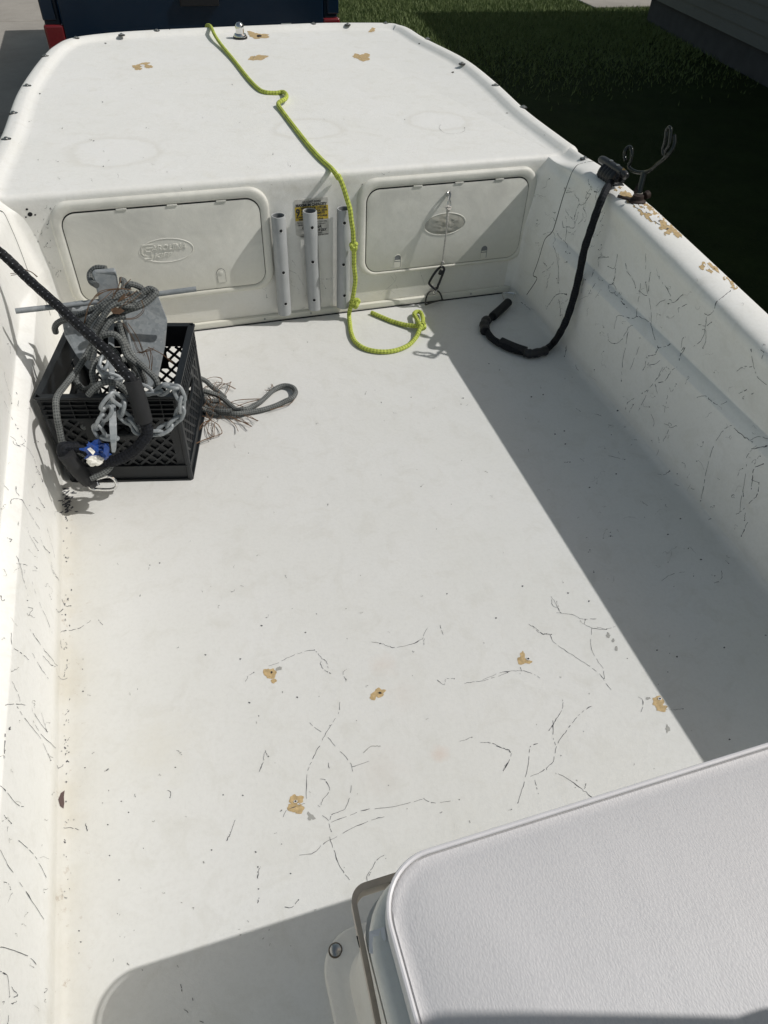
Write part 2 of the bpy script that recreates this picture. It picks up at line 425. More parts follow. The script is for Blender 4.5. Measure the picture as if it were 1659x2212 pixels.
# ------------------------------------------------------------------ truck
def truck():
    Y = 3.30; xl, xr = -.885, .965; cx = (xl+xr)/2
    t = thing('pickup_truck', (cx, Y+2.6, G), 'dark blue pickup truck parked nose away in front of the boat bow', 'truck')
    zt = .46
    b = MB(); # body sides with wheel arches kept simple: bed, cab shell, bonnet
    def shell(mb, y0, y1, z0, z1, ins=0, tuck=.05):
        P = [(-1, z0), (-1.02, (z0+z1)/2), (-1+tuck/2, z1-.03), (-1+tuck, z1), (1-tuck, z1), (1-tuck/2, z1-.03), (1.02, (z0+z1)/2), (1, z0)]
        hw = (xr-xl)/2-ins
        mb.prism([Vector((cx+p*hw, y0, z)) for p, z in P], (0, y1-y0, 0))
    # bed: two side walls and a floor
    for s in (-1, 1):
        hw = (xr-xl)/2
        P = [(1, -.45), (1.015, -.1), (1.0, .18), (.985, zt-.012), (.965, zt), (.90, zt), (.89, zt-.02), (.89, -.2), (.89, -.45)]
        b.prism([Vector((cx+s*p*hw, Y, z)) for p, z in P], (0, 1.9, 0))
    b.box((cx, Y+.95, -.2), (1.66, 1.88, .04)); b.box((cx, Y+1.88, .03), (1.66, .04, .5))
    shell(b, Y+1.93, Y+5.2, -.45, .22)
    b.build('body', m_truck, t, bevel=.012)
    b = MB(); hw = (xr-xl)/2
    b.box((cx, Y-.012, (-.28+zt)/2-.005), (1.63, .05, zt+.28)); b.box((cx, Y-.042, .0), (1.2, .012, .26))
    g = b.build('tailgate', m_truck, t, bevel=.012)
    h = MB(); h.box((cx+.02, Y-.045, .365), (.24, .03, .07)); h.build('handle', m_blackp, g, bevel=.006)
    for s in (-1, 1):
        b = MB(); x = cx+s*(hw-.052)
        b.box((x, Y-.006, .085), (.115, .06, .32)); b.box((x, Y-.004, -.11), (.112, .058, .07), mi=1)
        b.build('tail_light', [m_red, m_clear], t, bevel=.012)
        b = MB(); b.box((cx+s*(hw-.04), Y-.002, .36), (.08, .05, .19)); b.build('bed_corner_cap', m_truck, t, bevel=.01)
    b = MB(); b.box((cx, Y-.14, -.36), (1.8, .16, .17)); b.build('bumper', m_chrome, t, bevel=.03)
    b = MB(); cy0, cy1 = Y+1.98, Y+3.95
    pr = [(cy0, .22), (cy0+.18, .88), (cy0+1.35, .90), (cy1, .22)]
    b.prism([Vector((cx-.78, y, z)) for y, z in pr], (1.56, 0, 0)); b.build('cab', m_truck, t, bevel=.05)
    b = MB(); b.prism([Vector((cx-.66, cy0+.03, .30)), Vector((cx+.66, cy0+.03, .30)), Vector((cx+.6, cy0+.15, .80)), Vector((cx-.6, cy0+.15, .80))], (0, -.02, 0)); b.build('rear_window', m_glassd, t)
    for s in (-1, 1):
        b = MB(); b.prism([Vector((cx+s*.785, cy0+.22, .30)), Vector((cx+s*.785, cy1-.35, .30)), Vector((cx+s*.785, cy0+1.25, .80)), Vector((cx+s*.785, cy0+.28, .80))], (s*.01, 0, 0)); b.build('side_window', m_glassd, t)
        for yy in (Y+1.05, Y+4.35):
            b = MB(); b.lathe([(.20, -.11), (.35, -.11), (.37, -.08), (.37, .08), (.35, .11), (.20, .11)], (cx+s*.80, yy, G+.37), (1, 0, 0), 32); w = b.build('wheel', m_tyre, t)
            b = MB(); b.lathe([(.03, -.118), (.21, -.116), (.22, .116), (.03, .118)], (cx+s*.80, yy, G+.37), (1, 0, 0), 24); b.build('rim', m_steel, w)
truck()

# ------------------------------------------------------------------ boat trailer
def trailer():
    t = thing('boat_trailer', (0, 0, G), 'galvanised boat trailer under the white hull', 'trailer')
    b = MB()
    for s in (-1, 1):
        b.bar((s*.55, -3.6, -.42), (s*.55, 1.0, -.42), .06, .1); b.bar((s*.55, 1.0, -.42), (.04, 2.55, -.42), .06, .1)
    for y in (-3.4, -2.2, -.6, .9): b.box((0, y, -.42), (1.2, .07, .07))
    b.bar((.04, 2.4, -.42), (.04, 3.0, -.42), .07, .09); b.build('frame', m_galv, t)
    for s in (-1, 1):
        b = MB(); b.box((s*.45, -1.2, -.33), (.12, 4.4, .06)); b.build('bunk_board', m_blackp, t)
        b = MB(); b.lathe([(.18, -.08), (.29, -.08), (.31, -.05), (.31, .05), (.29, .08), (.18, .08)], (s*.78, -2.2, G+.31), (1, 0, 0), 28); w = b.build('wheel', m_tyre, t)
        b = MB(); b.lathe([(.03, -.085), (.18, -.083), (.18, .083), (.03, .085)], (s*.78, -2.2, G+.31), (1, 0, 0), 20); b.build('rim', m_white, w)
trailer()

# ------------------------------------------------------------------ the boat
boat = thing('skiff', (0, -1, -.24), 'open white fibreglass skiff with crazed and scuffed gelcoat, resting on its trailer', 'boat')

# --- marks: dirt cracks, flakes and stains laid on the real surface
class Surf:
    def __init__(s, mb): s.mb = mb; s.bvh = BVHTree.FromPolygons([Vector(v) for v in mb.v], mb.f); s.new = MB()
    def hit(s, px, py):
        d = Vector(ray(px, py)).normalized(); r = s.bvh.ray_cast(Vector(CAM), d)
        if r[0] is None: return None
        n = r[1] if r[1].dot(d) < 0 else -r[1]
        return r[0], n
    def line(s, pts, w=.0013, mi=1, jit=1.1, gaps=.2, knots=True, off=.0006):
        P = [Vector((p[0], p[1], 0)) for p in pts]; C = catmull(P, 5) if len(P) > 2 else [P[0].lerp(P[-1], k/8) for k in range(9)]
        H = []
        for c in C:
            j = Vector((random.gauss(0, jit*.45), random.gauss(0, jit*.45), 0))
            h = s.hit(c.x+j.x, c.y+j.y); H.append(h)
        for i in range(len(H)-1):
            if H[i] is None or H[i+1] is None or random.random() < gaps: continue
            a, n = H[i]; b2, n2 = H[i+1]
            if (a-b2).length > .25: continue
            t = (b2-a)
            if t.length < 1e-5: continue
            sd = t.cross(n).normalized()
            nz = lambda q: w*(.34+2.0*max(0, noise.noise(Vector((q.x*90, q.y*90, q.z*90+7))))**1.5+random.uniform(0, .18))
            w1 = nz(a); w2 = nz(b2)
            s.new.add([a-sd*w1/2+n*off, a+sd*w1/2+n*off, b2+sd*w2/2+n2*off, b2-sd*w2/2+n2*off], [(0, 1, 2, 3)], mi)
        if knots and H[-1] and random.random() < .3: s.blob(C[-1].x, C[-1].y, 1.2, 1.0, mi)
    def blob(s, x, y, rx, ry, mi=1, rot=0, rough=.3, off=.0005, n=14, seed=None):
        h0 = s.hit(x, y)
        if not h0: return
        sd = seed if seed is not None else random.random()*99
        vs = [h0[0]+h0[1]*off]; 
        for k in range(n):
            a = 2*math.pi*k/n; f = 1+rough*noise.noise(Vector((math.cos(a)*1.6+sd, math.sin(a)*1.6, sd)))*2+(rough*.45*noise.noise(Vector((math.cos(a)*7+sd, math.sin(a)*7, sd))) if n > 12 else 0)
            ex, ey = rx*f*math.cos(a), ry*f*math.sin(a)
            c, q = math.cos(rot), math.sin(rot)
            h = s.hit(x+ex*c-ey*q, y+ex*q+ey*c)
            if not h or (h[0]-h0[0]).length > .2: h = h0
            vs.append(h[0]+h[1]*off)
        s.new.add(vs, [(0, k+1, (k+1) % n+1) for k in range(n)], mi)
    def poly(s, pts, mi=3, off=.0005):
        H = [s.hit(*p) for p in pts]; H = [h for h in H if h]
        if len(H) < 3: return
        c = sum((h[0] for h in H), Vector())/len(H); nn = H[0][1]
        s.new.add([c+nn*off]+[h[0]+h[1]*off for h in H], [(0, k+1, (k+1) % len(H)+1) for k in range(len(H))], mi)
    def squig(s, x, y, L, mi=1, w=.0012, wild=1.1, gaps=.1):
        a = random.uniform(0, 6.28); p = [(x, y)]; n = random.randint(3, 7)
        for k in range(n):
            a += random.gauss(0, wild); st = L/n*random.uniform(.5, 1.4)
            p.append((p[-1][0]+math.cos(a)*st, p[-1][1]+math.sin(a)*st))
        s.line(p, w, mi, jit=.5, gaps=gaps)
    def merge(s):
        s.mb.add(s.new.v, [], 0)
        o = len(s.mb.v)-len(s.new.v)
        for f, m in zip(s.new.f, s.new.m): s.mb.f.append([o+i for i in f]); s.mb.m.append(m)
MARKS = None

# --- cockpit liner: sole, side walls, rolled gunwales and outer hull in one moulding
PROF = [(0, 0), (.35, 0), (.60, 0), (.74, 0), (.772, .001), (.786, .005), (.795, .014), (.7985, .030), (.801, .14), (.803, .22), (.804, .258),
        (.806, .266), (.822, .283), (.831, .289), (.835, .299), (.838, .37), (.839, .42), (.838, .448), (.833, .47), (.836, .486), (.846, .497), (.862, .503),
        (.885, .506), (.912, .505), (.930, .499), (.942, .486), (.947, .465), (.945, .43), (.925, .40), (.90, .1), (.87, -.14), (.82, -.215), (.5, -.235), (0, -.24)]
def smooth01(a, b, x):
    t = min(1, max(0, (x-a)/(b-a))); return t*t*(3-2*t)
def sect(y, side):
    out = []
    for x, z in PROF:
        wgt = smooth01(.26, .44, z) if x > .7 else 0
        X, Zz = x, z
        yy = max(-1.7, min(-.02, y))
        if z > .25:
            X += wgt*(.05*(min(yy, -.22)+.5)); Zz += wgt*(.045*(min(yy, -.5)+.5))
        e = smooth01(-.20, -.02, y)
        if .25 < z < .46 and .79 < x < .85:
            e2 = smooth01(-.24, -.17, y); X = X*(1-e2)+e2*(.804+(z-.26)*.17)
        if x > .83 and z > .44 and x < .90: Zz = Zz*(1-e)+e*min(Zz, .474+max(0, x-.865)*.6)
        if x > .88 and z > .44: Zz -= e*.0085
        if x > .93 and z > .44: X += e*.004
        if z < .47 and .74 < x < .95 and z >= -.001 and y > -.035 and not (x > .9):
            r = .035; d = max(0, y+r); X -= (r-math.sqrt(max(0, r*r-d*d)))*(1-smooth01(.40, .47, z))*smooth01(.0, .03, z)
        if side < 0: X = X - (.03*smooth01(.84, .93, x) if z > .3 and x > .7 else 0)
        out.append((side*X, y, Zz))
    return out
liner = MB()
ysl = [-3.3, -3.0, -2.7, -2.4, -2.1, -1.9, -1.7, -1.5, -1.3, -1.1, -.9, -.7, -.5, -.4, -.3, -.25, -.2, -.17, -.14, -.11, -.08, -.06, -.045, -.033, -.022, -.013, -.006, .0, .02]
for side in (1, -1):
    rows = []
    for y in ysl:
        S = sect(y, side)
        n0 = 28                                     # hull keel stays coarse
        C = catmull([Vector(p) for p in S[:n0+1]], 3)
        rows.append([tuple(p) for p in C]+S[n0+1:])
    k = len(rows[0]); vs = [p for r in rows for p in r]
    fs = [(j*k+i, j*k+i+1, (j+1)*k+i+1, (j+1)*k+i) for j in range(len(rows)-1) for i in range(k-1)]
    liner.add(vs, fs, 0)
    liner.add(rows[0], [tuple(range(k))], 0)
tr = MB()
SL = Surf(liner)
zf4 = Z(0, 2000, 1100); zf5 = Z(900, 2300, 1100); zf6 = Z(1900, 2200, 1124); zf7 = Z(0, 3000, 1200); zw = Z(2000, 1000, 1024); zl = Z(0, 1300, 749.5); zr3 = Z(2100, 650, 450); z5 = Z(1000, 600, 1200); z6 = Z(1900, 550, 1124)
def L(S, zf, lines, w=.0013, mi=1, **k):
    for l in lines: S.line([zf(*p) for p in l], w, mi, **k)
# sole cracks
L(SL, zf5, [
 [(230, 490), (300, 465), (380, 425), (450, 402), (510, 392)], [(520, 400), (550, 440), (548, 480), (575, 515), (608, 532)], [(550, 440), (580, 460), (592, 500)],
 [(100, 580), (120, 545), (150, 525)], [(700, 505), (680, 530), (700, 580)], [(660, 690), (655, 760), (620, 820), (580, 885), (540, 960), (500, 1040), (465, 1130), (462, 1300)],
 [(465, 800), (500, 840), (560, 885)], [(580, 900), (650, 980), (720, 1060), (735, 1110), (725, 1240)], [(735, 1085), (850, 1050)], [(590, 1060), (600, 1095)],
 [(545, 1158), (575, 1165), (600, 1225), (560, 1280), (550, 1310)], [(325, 1385), (345, 1345), (410, 1318), (460, 1300)], [(400, 1315), (440, 1295)],
 [(550, 1370), (590, 1400), (600, 1440), (610, 1470)], [(600, 1400), (620, 1365), (690, 1335), (718, 1270)], [(610, 1415), (700, 1380), (810, 1342), (960, 1325), (1080, 1298), (1160, 1272)],
 [(1155, 1270), (1185, 1290), (1230, 1300), (1370, 1280)], [(935, 1378), (850, 1402), (740, 1448), (640, 1500), (560, 1545), (510, 1595), (420, 1610)], [(600, 1500), (625, 1580), (655, 1665), (685, 1715), (720, 1755)],
 [(925, 1610), (880, 1640), (850, 1690), (820, 1740), (830, 1800)], [(830, 1740), (850, 1700)],
 [(850, 345), (900, 352), (950, 370), (1000, 378), (1090, 355), (1150, 325), (1165, 290), (1185, 255)], [(1160, 325), (1160, 372)], [(1255, 245), (1275, 300)],
 [(1240, 570), (1280, 600), (1290, 565), (1340, 562)], [(1400, 588), (1450, 582), (1500, 577), (1560, 560), (1659, 525)], [(1375, 935), (1445, 910)], [(1495, 940), (1560, 942), (1600, 965), (1659, 985)],
 [(1659, 1060), (1630, 1110)], [(180, 1115), (205, 1060), (215, 1000), (238, 1025)], [(175, 1750), (180, 1700), (190, 1680)], [(5, 1500), (15, 1470), (40, 1400)]], .0013)
L(SL, zf5, [[(800, 1000), (850, 965), (900, 962)]], .003, 5)
L(SL, zf6, [
 [(265, 380), (310, 405), (350, 440), (385, 435), (410, 480), (460, 520), (530, 565), (600, 610), (660, 655), (700, 695), (745, 765)], [(290, 390), (330, 430), (400, 440)],
 [(635, 405), (630, 510), (660, 580), (700, 640), (708, 695)], [(395, 215), (420, 250), (440, 290), (455, 315)], [(400, 240), (410, 275), (440, 280), (430, 250)], [(430, 315), (520, 325), (560, 345), (600, 352), (660, 350)],
 [(580, 375), (630, 400), (700, 412), (770, 395)], [(600, 350), (590, 380)], [(665, 400), (720, 410)], [(0, 705), (100, 665), (180, 652), (240, 652), (300, 672), (335, 695)], [(220, 630), (225, 652)],
 [(465, 820), (465, 870), (430, 930), (405, 970), (385, 1000)], [(410, 940), (410, 1040), (430, 1090)], [(640, 850), (575, 895), (530, 945), (480, 1010), (430, 1090), (412, 1180)],
 [(412, 1180), (370, 1220), (320, 1250), (270, 1265)], [(270, 1130), (280, 1090), (320, 1075)], [(270, 1140), (265, 1200), (235, 1320), (205, 1420)], [(305, 1290), (325, 1370)], [(440, 1250), (520, 1295), (590, 1350), (640, 1390)], [(590, 1345), (600, 1310)],
 [(0, 1070), (60, 1072), (110, 1100), (155, 1115), (165, 1150), (120, 1235)], [(890, 798), (930, 820), (928, 870), (920, 890)], [(1065, 878), (1110, 880), (1165, 873)],
 [(1040, 130), (1080, 100), (1140, 82), (1175, 78)], [(1225, 85), (1225, 105)], [(1330, 95), (1350, 100)], [(1345, 145), (1390, 115), (1388, 70)], [(1410, 10), (1430, 28)]], .0013)
L(SL, zf4, [[(360, 735), (420, 725), (470, 715), (540, 670)], [(585, 665), (610, 695)], [(360, 790), (365, 830), (390, 845)], [(375, 780), (395, 810), (380, 840)], [(385, 960), (380, 1000)], [(345, 1000), (370, 1020), (400, 1010)], [(385, 1230), (410, 1205), (390, 1200)], [(880, 370), (890, 340)], [(415, 1360), (380, 1405)], [(365, 540), (385, 580), (420, 582)],
 [(1050, 1440), (1075, 1455)], [(545, 1460), (560, 1452)], [(1575, 1440), (1590, 1480)]], .0016)
L(SL, zf7, [[(345, 360), (390, 360), (430, 370)], [(465, 330), (475, 375)], [(1405, 570), (1400, 640)], [(1410, 740), (1400, 780)], [(1550, 790), (1590, 790), (1625, 750)], [(1255, 380), (1235, 430)], [(1410, 55), (1430, 10)], [(900, 155), (930, 165), (925, 195)], [(735, 175), (740, 200)], [(570, 52), (590, 40)], [(985, 1205), (990, 1250)], [(1045, 1280), (1055, 1310)], [(1000, 1345), (1025, 1365)], [(1085, 1410), (1110, 1418)], [(310, 20), (320, 35), (345, 15)]], .0018)
# port wall
L(SL, zl, [], .0015)
L(SL, Z(0, 1300, 749.4), [[(60, 120), (80, 125), (92, 205)], [(35, 370), (60, 490), (85, 560), (100, 640)], [(5, 530), (60, 680), (110, 780), (155, 860)], [(140, 545), (160, 600), (155, 660)], [(85, 920), (130, 960), (150, 1000), (180, 1020)], [(110, 960), (130, 1000), (180, 1000), (220, 970), (180, 920)],
 [(195, 1000), (240, 1030), (290, 1110), (315, 1190)], [(315, 1200), (350, 1260), (370, 1320)], [(25, 1330), (40, 1360), (75, 1400)], [(90, 1510), (100, 1475), (160, 1470), (200, 1490), (260, 1530)], [(140, 1360), (145, 1420), (200, 1490), (240, 1570), (290, 1650), (350, 1740)],
 [(325, 1445), (355, 1500), (385, 1545)], [(230, 1720), (260, 1800), (290, 1850), (330, 1920)], [(345, 1800), (375, 1880), (430, 1940)], [(410, 1730), (430, 1800), (450, 1870), (475, 1980)], [(135, 1960), (175, 2040), (210, 2210)], [(440, 2050), (470, 2130), (515, 2180)], [(60, 1810), (100, 1830)], [(300, 2060), (320, 2075)], [(205, 2040), (235, 2050)]], .0017)
L(SL, zf4, [[(45, 180), (70, 190), (60, 200)], [(150, 335), (160, 345)], [(120, 330), (130, 400), (160, 500), (162, 550)], [(190, 440), (230, 560), (270, 640), (310, 745)], [(165, 590), (190, 600), (170, 635)], [(175, 720), (230, 800), (290, 880), (340, 940)], [(65, 745), (75, 825), (130, 865), (170, 900)], [(255, 880), (300, 930), (330, 945)], [(190, 865), (240, 950), (285, 1015)], [(70, 1030), (100, 1090), (120, 1160)], [(30, 1170), (80, 1165), (150, 1170)], [(100, 1180), (160, 1270), (240, 1370), (300, 1500)], [(185, 1190), (220, 1250), (280, 1330)], [(245, 1215), (260, 1270), (275, 1325)], [(195, 1265), (240, 1340), (330, 1430)], [(30, 1330), (25, 1420), (20, 1500)], [(290, 510), (305, 545)], [(330, 600), (350, 620), (375, 600)], [(190, 170), (230, 215)], [(300, 320), (320, 380), (350, 430)], [(5, 520), (10, 550), (25, 548)]], .0017)
L(SL, zf7, [[(0, 130), (50, 180), (95, 235), (130, 240)], [(20, 290), (60, 335)], [(100, 430), (150, 470), (200, 530), (250, 630)], [(0, 480), (40, 560), (120, 680), (200, 800), (238, 858)], [(20, 655), (45, 665), (55, 695)], [(0, 1008), (60, 1022), (150, 1058), (205, 1110)], [(0, 1140), (40, 1170), (50, 1280)], [(60, 1225), (75, 1245), (95, 1270), (75, 1280)], [(45, 1380), (40, 1425)]], .0018)
# starboard wall
L(SL, zw, [
 [(580, 80), (580, 30), (640, 20)], [(700, 0), (680, 90), (640, 80)], [(690, 80), (680, 150), (670, 190), (645, 200), (650, 240), (680, 250), (690, 215), (665, 185)], [(680, 255), (730, 290)], [(720, 300), (760, 345)], [(750, 60), (760, 110), (800, 165), (815, 215)], [(880, 0), (880, 110)],
 [(910, 115), (900, 200), (905, 300), (915, 370), (915, 440)], [(850, 175), (840, 250), (825, 340), (820, 400)], [(835, 235), (890, 265), (880, 180)], [(965, 120), (970, 160), (1010, 210), (1040, 270)], [(1040, 290), (1060, 310), (1120, 255)], [(940, 340), (980, 300), (1040, 290)], [(1090, 375), (1090, 345), (1145, 320)],
 [(675, 490), (690, 420), (710, 392), (790, 412), (830, 400), (880, 420), (920, 450)], [(640, 470), (640, 530), (650, 560), (690, 572), (730, 540), (770, 470), (800, 455)], [(770, 480), (750, 600), (730, 700), (725, 810)], [(840, 590), (810, 660), (775, 750)], [(910, 450), (940, 550), (960, 600)], [(950, 380), (975, 390)],
 [(875, 720), (885, 660), (900, 690), (890, 710), (940, 700), (970, 680)], [(860, 740), (880, 715)], [(1040, 570), (1010, 590), (960, 600), (940, 640), (900, 650)], [(990, 720), (960, 780), (930, 820), (900, 860), (855, 890)], [(1080, 720), (1040, 740), (1010, 720), (980, 760), (950, 800)], [(1040, 750), (1000, 810), (960, 820)], [(900, 860), (870, 930), (830, 1005)], [(940, 830), (955, 890)], [(750, 990), (765, 950), (805, 920)], [(775, 1010), (800, 960)],
 [(1420, 235), (1370, 275), (1330, 310), (1310, 370), (1270, 400), (1260, 470), (1240, 540), (1190, 590)], [(1255, 380), (1275, 390)], [(1240, 480), (1265, 490), (1260, 560), (1245, 600)], [(1105, 600), (1115, 540), (1135, 530)], [(1100, 650), (1130, 600), (1115, 605), (1090, 680)], [(1220, 450), (1260, 460), (1300, 435)],
 [(1550, 590), (1565, 700), (1590, 780), (1650, 835)], [(1460, 750), (1500, 720), (1560, 718)], [(1600, 610), (1630, 625), (1620, 670)], [(1475, 890), (1525, 865)], [(1205, 915), (1260, 905), (1300, 940), (1350, 965), (1400, 940)], [(1030, 850), (1045, 880), (1075, 830)], [(1020, 900), (1000, 1010)], [(915, 1020), (930, 1060), (930, 1100)],
 [(990, 1080), (1030, 1100), (1010, 1160), (975, 1220), (950, 1285)], [(1035, 1110), (1075, 1095)], [(960, 1165), (965, 1210)], [(1110, 1330), (1130, 1340), (1130, 1365)], [(1430, 1095), (1390, 1110), (1350, 1160), (1305, 1250), (1270, 1370), (1250, 1480), (1230, 1575)], [(1440, 1110), (1500, 1160), (1560, 1200)], [(1545, 1190), (1600, 1165), (1659, 1180)], [(1545, 1245), (1600, 1235), (1655, 1225)], [(1520, 1300), (1540, 1270)],
 [(1630, 1340), (1570, 1370), (1560, 1440), (1555, 1500)], [(1525, 1340), (1510, 1450), (1490, 1560), (1480, 1640)], [(1455, 1660), (1490, 1640), (1550, 1580), (1595, 1530), (1600, 1460)], [(1500, 1510), (1505, 1550)], [(1515, 1650), (1510, 1700)], [(1530, 1710), (1490, 1800)], [(1555, 1440), (1620, 1465)],
 [(470, 250), (480, 170), (495, 165)], [(515, 255), (560, 185)], [(550, 100), (535, 145)], [(255, 170), (250, 220)], [(245, 350), (290, 280), (330, 255), (375, 260)], [(320, 0), (325, 180)], [(325, 290), (335, 330), (335, 390)], [(430, 690), (435, 720), (450, 745)], [(375, 585), (370, 620), (360, 655)], [(85, 310), (120, 335), (155, 370)], [(430, 985), (470, 1010)], [(550, 1020), (600, 1035)], [(640, 1285), (690, 1300), (745, 1312)], [(640, 1090), (670, 1100)], [(740, 1105), (755, 1105)], [(790, 1183), (825, 1188)], [(950, 1405), (1000, 1408), (1035, 1385)], [(1060, 1470), (1100, 1480)], [(840, 1575), (890, 1605)], [(360, 1330), (400, 1328)], [(460, 1305), (485, 1325)], [(1275, 1700), (1295, 1690)], [(1165, 1495), (1190, 1500)], [(640, 1800), (670, 1803)]], .0021)
L(SL, Z(2100, 650, 450), [
 [(800, 200), (800, 250), (815, 290)], [(840, 330), (800, 390), (770, 430), (765, 480)], [(770, 380), (790, 410), (830, 420)], [(605, 410), (625, 470), (660, 490), (670, 560), (700, 580), (740, 560), (790, 490), (830, 410)], [(735, 570), (735, 640), (765, 700), (765, 790), (745, 825)], [(720, 680), (720, 780), (650, 860)], [(670, 560), (640, 620), (600, 760), (590, 800)], [(570, 790), (600, 830), (605, 890), (560, 920), (500, 895), (440, 905), (425, 810)], [(660, 680), (640, 740), (610, 850)], [(470, 650), (510, 720), (560, 770)], [(490, 890), (480, 1010), (460, 1100)], [(345, 960), (370, 1030), (420, 1080), (480, 1130), (500, 1200), (470, 1270), (530, 1280)], [(310, 1040), (320, 1090), (290, 1150), (320, 1240), (340, 1340), (365, 1500), (362, 1710)], [(630, 940), (575, 1000)], [(970, 290), (930, 340), (915, 420), (910, 520)], [(990, 330), (940, 390), (880, 380)], [(1040, 690), (1000, 780), (975, 820)], [(950, 1340), (990, 1320), (1040, 1330)], [(145, 1410), (200, 1470)], [(300, 1405), (240, 1490), (130, 1560)], [(250, 1570), (205, 1680), (190, 1790)], [(180, 1990), (195, 2090), (260, 1980), (310, 1910), (380, 1865), (480, 1870)], [(385, 1800), (385, 1865)], [(370, 1960), (395, 2080), (390, 2180)], [(510, 330), (540, 340)], [(480, 400), (560, 390)]], .0020)
# seams between the bow moulding and the liner
L(SL, zr3, [], .002)
seamR = [Z(2100, 650, 450)(*p) for p in ((640, 0), (600, 45), (560, 110), (510, 240), (430, 470), (380, 640), (340, 780), (310, 880), (290, 940), (250, 1000), (200, 1040), (165, 1090), (130, 1190), (90, 1330), (40, 1480), (0, 1600))]
seamR = [z6(652, 128), z6(620, 128), z6(570, 140)]+seamR+[z5(1540, 690), z5(1485, 775)]
z2l = Z(0, 700, 412.4)
seamL = [z2l(*p) for p in ((0, 525), (45, 545), (90, 610), (150, 740), (250, 970), (340, 1200), (430, 1450), (470, 1580), (560, 1740), (640, 1860), (720, 1950), (800, 2180))]
def seam(S, pts, w):
    C = catmull([Vector((p[0], p[1], 0)) for p in pts], 5); Hh = [S.hit(c.x, c.y) for c in C]
    for i in range(len(Hh)-1):
        if Hh[i] and Hh[i+1] and (Hh[i][0]-Hh[i+1][0]).length < .1:
            a, n = Hh[i]; b2, n2 = Hh[i+1]; sd = (b2-a).cross(n).normalized()*w/2
            S.new.add([a-sd+n*.0004, a+sd+n*.0004, b2+sd+n2*.0004, b2-sd+n2*.0004], [(0, 1, 2, 3)], 2)
seam(SL, seamR, .0028); seam(SL, seamL, .0045)
# bare-laminate spots, screw holes
def spot(S, x, y, rx, ry, rot=0, hole=None, seed=1):
    S.blob(x, y, rx, ry, 3, rot, .35, .0004, 18, seed)
    if hole: S.blob(hole[0], hole[1], 2.4, 2.0, 2, 0, .1, .0010, 10)
def multi(S, parts, hole=None):
    for k, (x, y, rx, ry) in enumerate(parts): S.blob(x, y, rx, ry, 3, 0, .2, .0004+.0001*k, 34)
    if hole: S.blob(hole[0], hole[1], 4.2, 3.4, 4, 0, .2, .0016, 10); S.blob(hole[0], hole[1], 2.3, 2.0, 2, 0, .1, .0022, 10)
multi(SL, [(*zf5(245, 530), 13, 12), (*zf5(268, 575), 6, 5)]); SL.blob(*zf5(256, 525), 2.2, 2, 2, off=.0016)
multi(SL, [(*zf5(895, 645), 13, 10), (*zf5(858, 668), 7, 8)]); SL.blob(*zf5(900, 648), 3, 2.4, 2, off=.0016)
multi(SL, [(*zf5(392, 1280), 11, 11), (*zf5(378, 1325), 11, 10), (*zf5(420, 1335), 10, 10), (*zf5(425, 1280), 8, 9)], zf5(398, 1292))
multi(SL, [(*zf6(228, 592), 10, 9), (*zf6(232, 560), 5, 8), (*zf6(268, 600), 8, 4)], zf6(265, 583))
multi(SL, [(*zf6(1020, 830), 12, 12), (*zf6(1040, 868), 11, 8)], zf6(1030, 815))
for p in ((730, 445, 5, 7), (758, 475, 4, 4), (780, 522, 4, 7), (1075, 990, 6, 10), (960, 812, 7, 4)): SL.blob(*zf6(p[0], p[1]), p[2]*.8, p[3]*.8, 5, 0, .4)
SL.blob(*zf5(490, 1385), 7, 10, 5, -.3, .4); SL.blob(*zf5(305, 500), 7, 4, 5, -.3, .4)
SL.poly([zf7(352, 155), zf7(330, 170), zf7(316, 205), zf7(325, 240), zf7(345, 255), zf7(350, 225), zf7(347, 190)], 6)
for x, y in ((618, 247), (78, 345), (497, 200), (232, 160), (1405, 517), (1435, 1050), (1645, 445), (1013, 532), (1130, 570), (1270, 5)): SL.blob(*zf6(x, y), 2.0, 1.5, 1)
for x, y in ((900, 353), (457, 288), (197, 247), (70, 445), (125, 705), (408, 672), (1588, 202), (1297, 58), (85, 1255), (160, 1590)): SL.blob(*zf5(x, y), 1.9, 1.3, 1)
for x, y in ((948, 328), (1552, 700), (1427, 897), (1220, 873), (1480, 1157), (493, 1090), (395, 120), (390, 295)): SL.blob(*zf4(x, y), 1.8, 1.4, 1)
for x, y in ((700, 275), (588, 342), (660, 215), (1393, 492), (1407, 692), (1152, 480), (430, 920), (1582, 608), (955, 30), (463, 32), (1215, 180), (440, 980), (597, 510), (648, 643)): SL.blob(*zf7(x, y), 1.8, 1.4, 1)
for x, y in ((1100, 1690), (1020, 1790), (655, 1800), (1230, 1950), (360, 1130), (365, 1213), (300, 1150), (225, 898), (520, 1490), (690, 1403), (150, 912), (1025, 317), (700, 1000)): SL.blob(*zw(x, y), 1.9, 1.3, 1)
# soot heap by the crate corner and dirt along the port corner
for k in range(46):
    x = random.gauss(262, 16); y = random.uniform(955, 1085)
    x = 250+(x-250)*(1 if y < 1040 else .6)
    SL.blob(*Z(200, 1500, 700)(random.gauss(145, 30) if random.random() < .6 else random.gauss(165, 22), random.uniform(1000, 1230)), random.uniform(2, 6), random.uniform(.8, 2), 1, random.uniform(-.8, .3), .5)
for k in range(60): SL.blob(random.gauss(143, 5), random.uniform(1100, 2000), random.uniform(.6, 1.8), random.uniform(1, 2.6), 1 if random.random() < .5 else 5, random.uniform(-1, 1), .5)
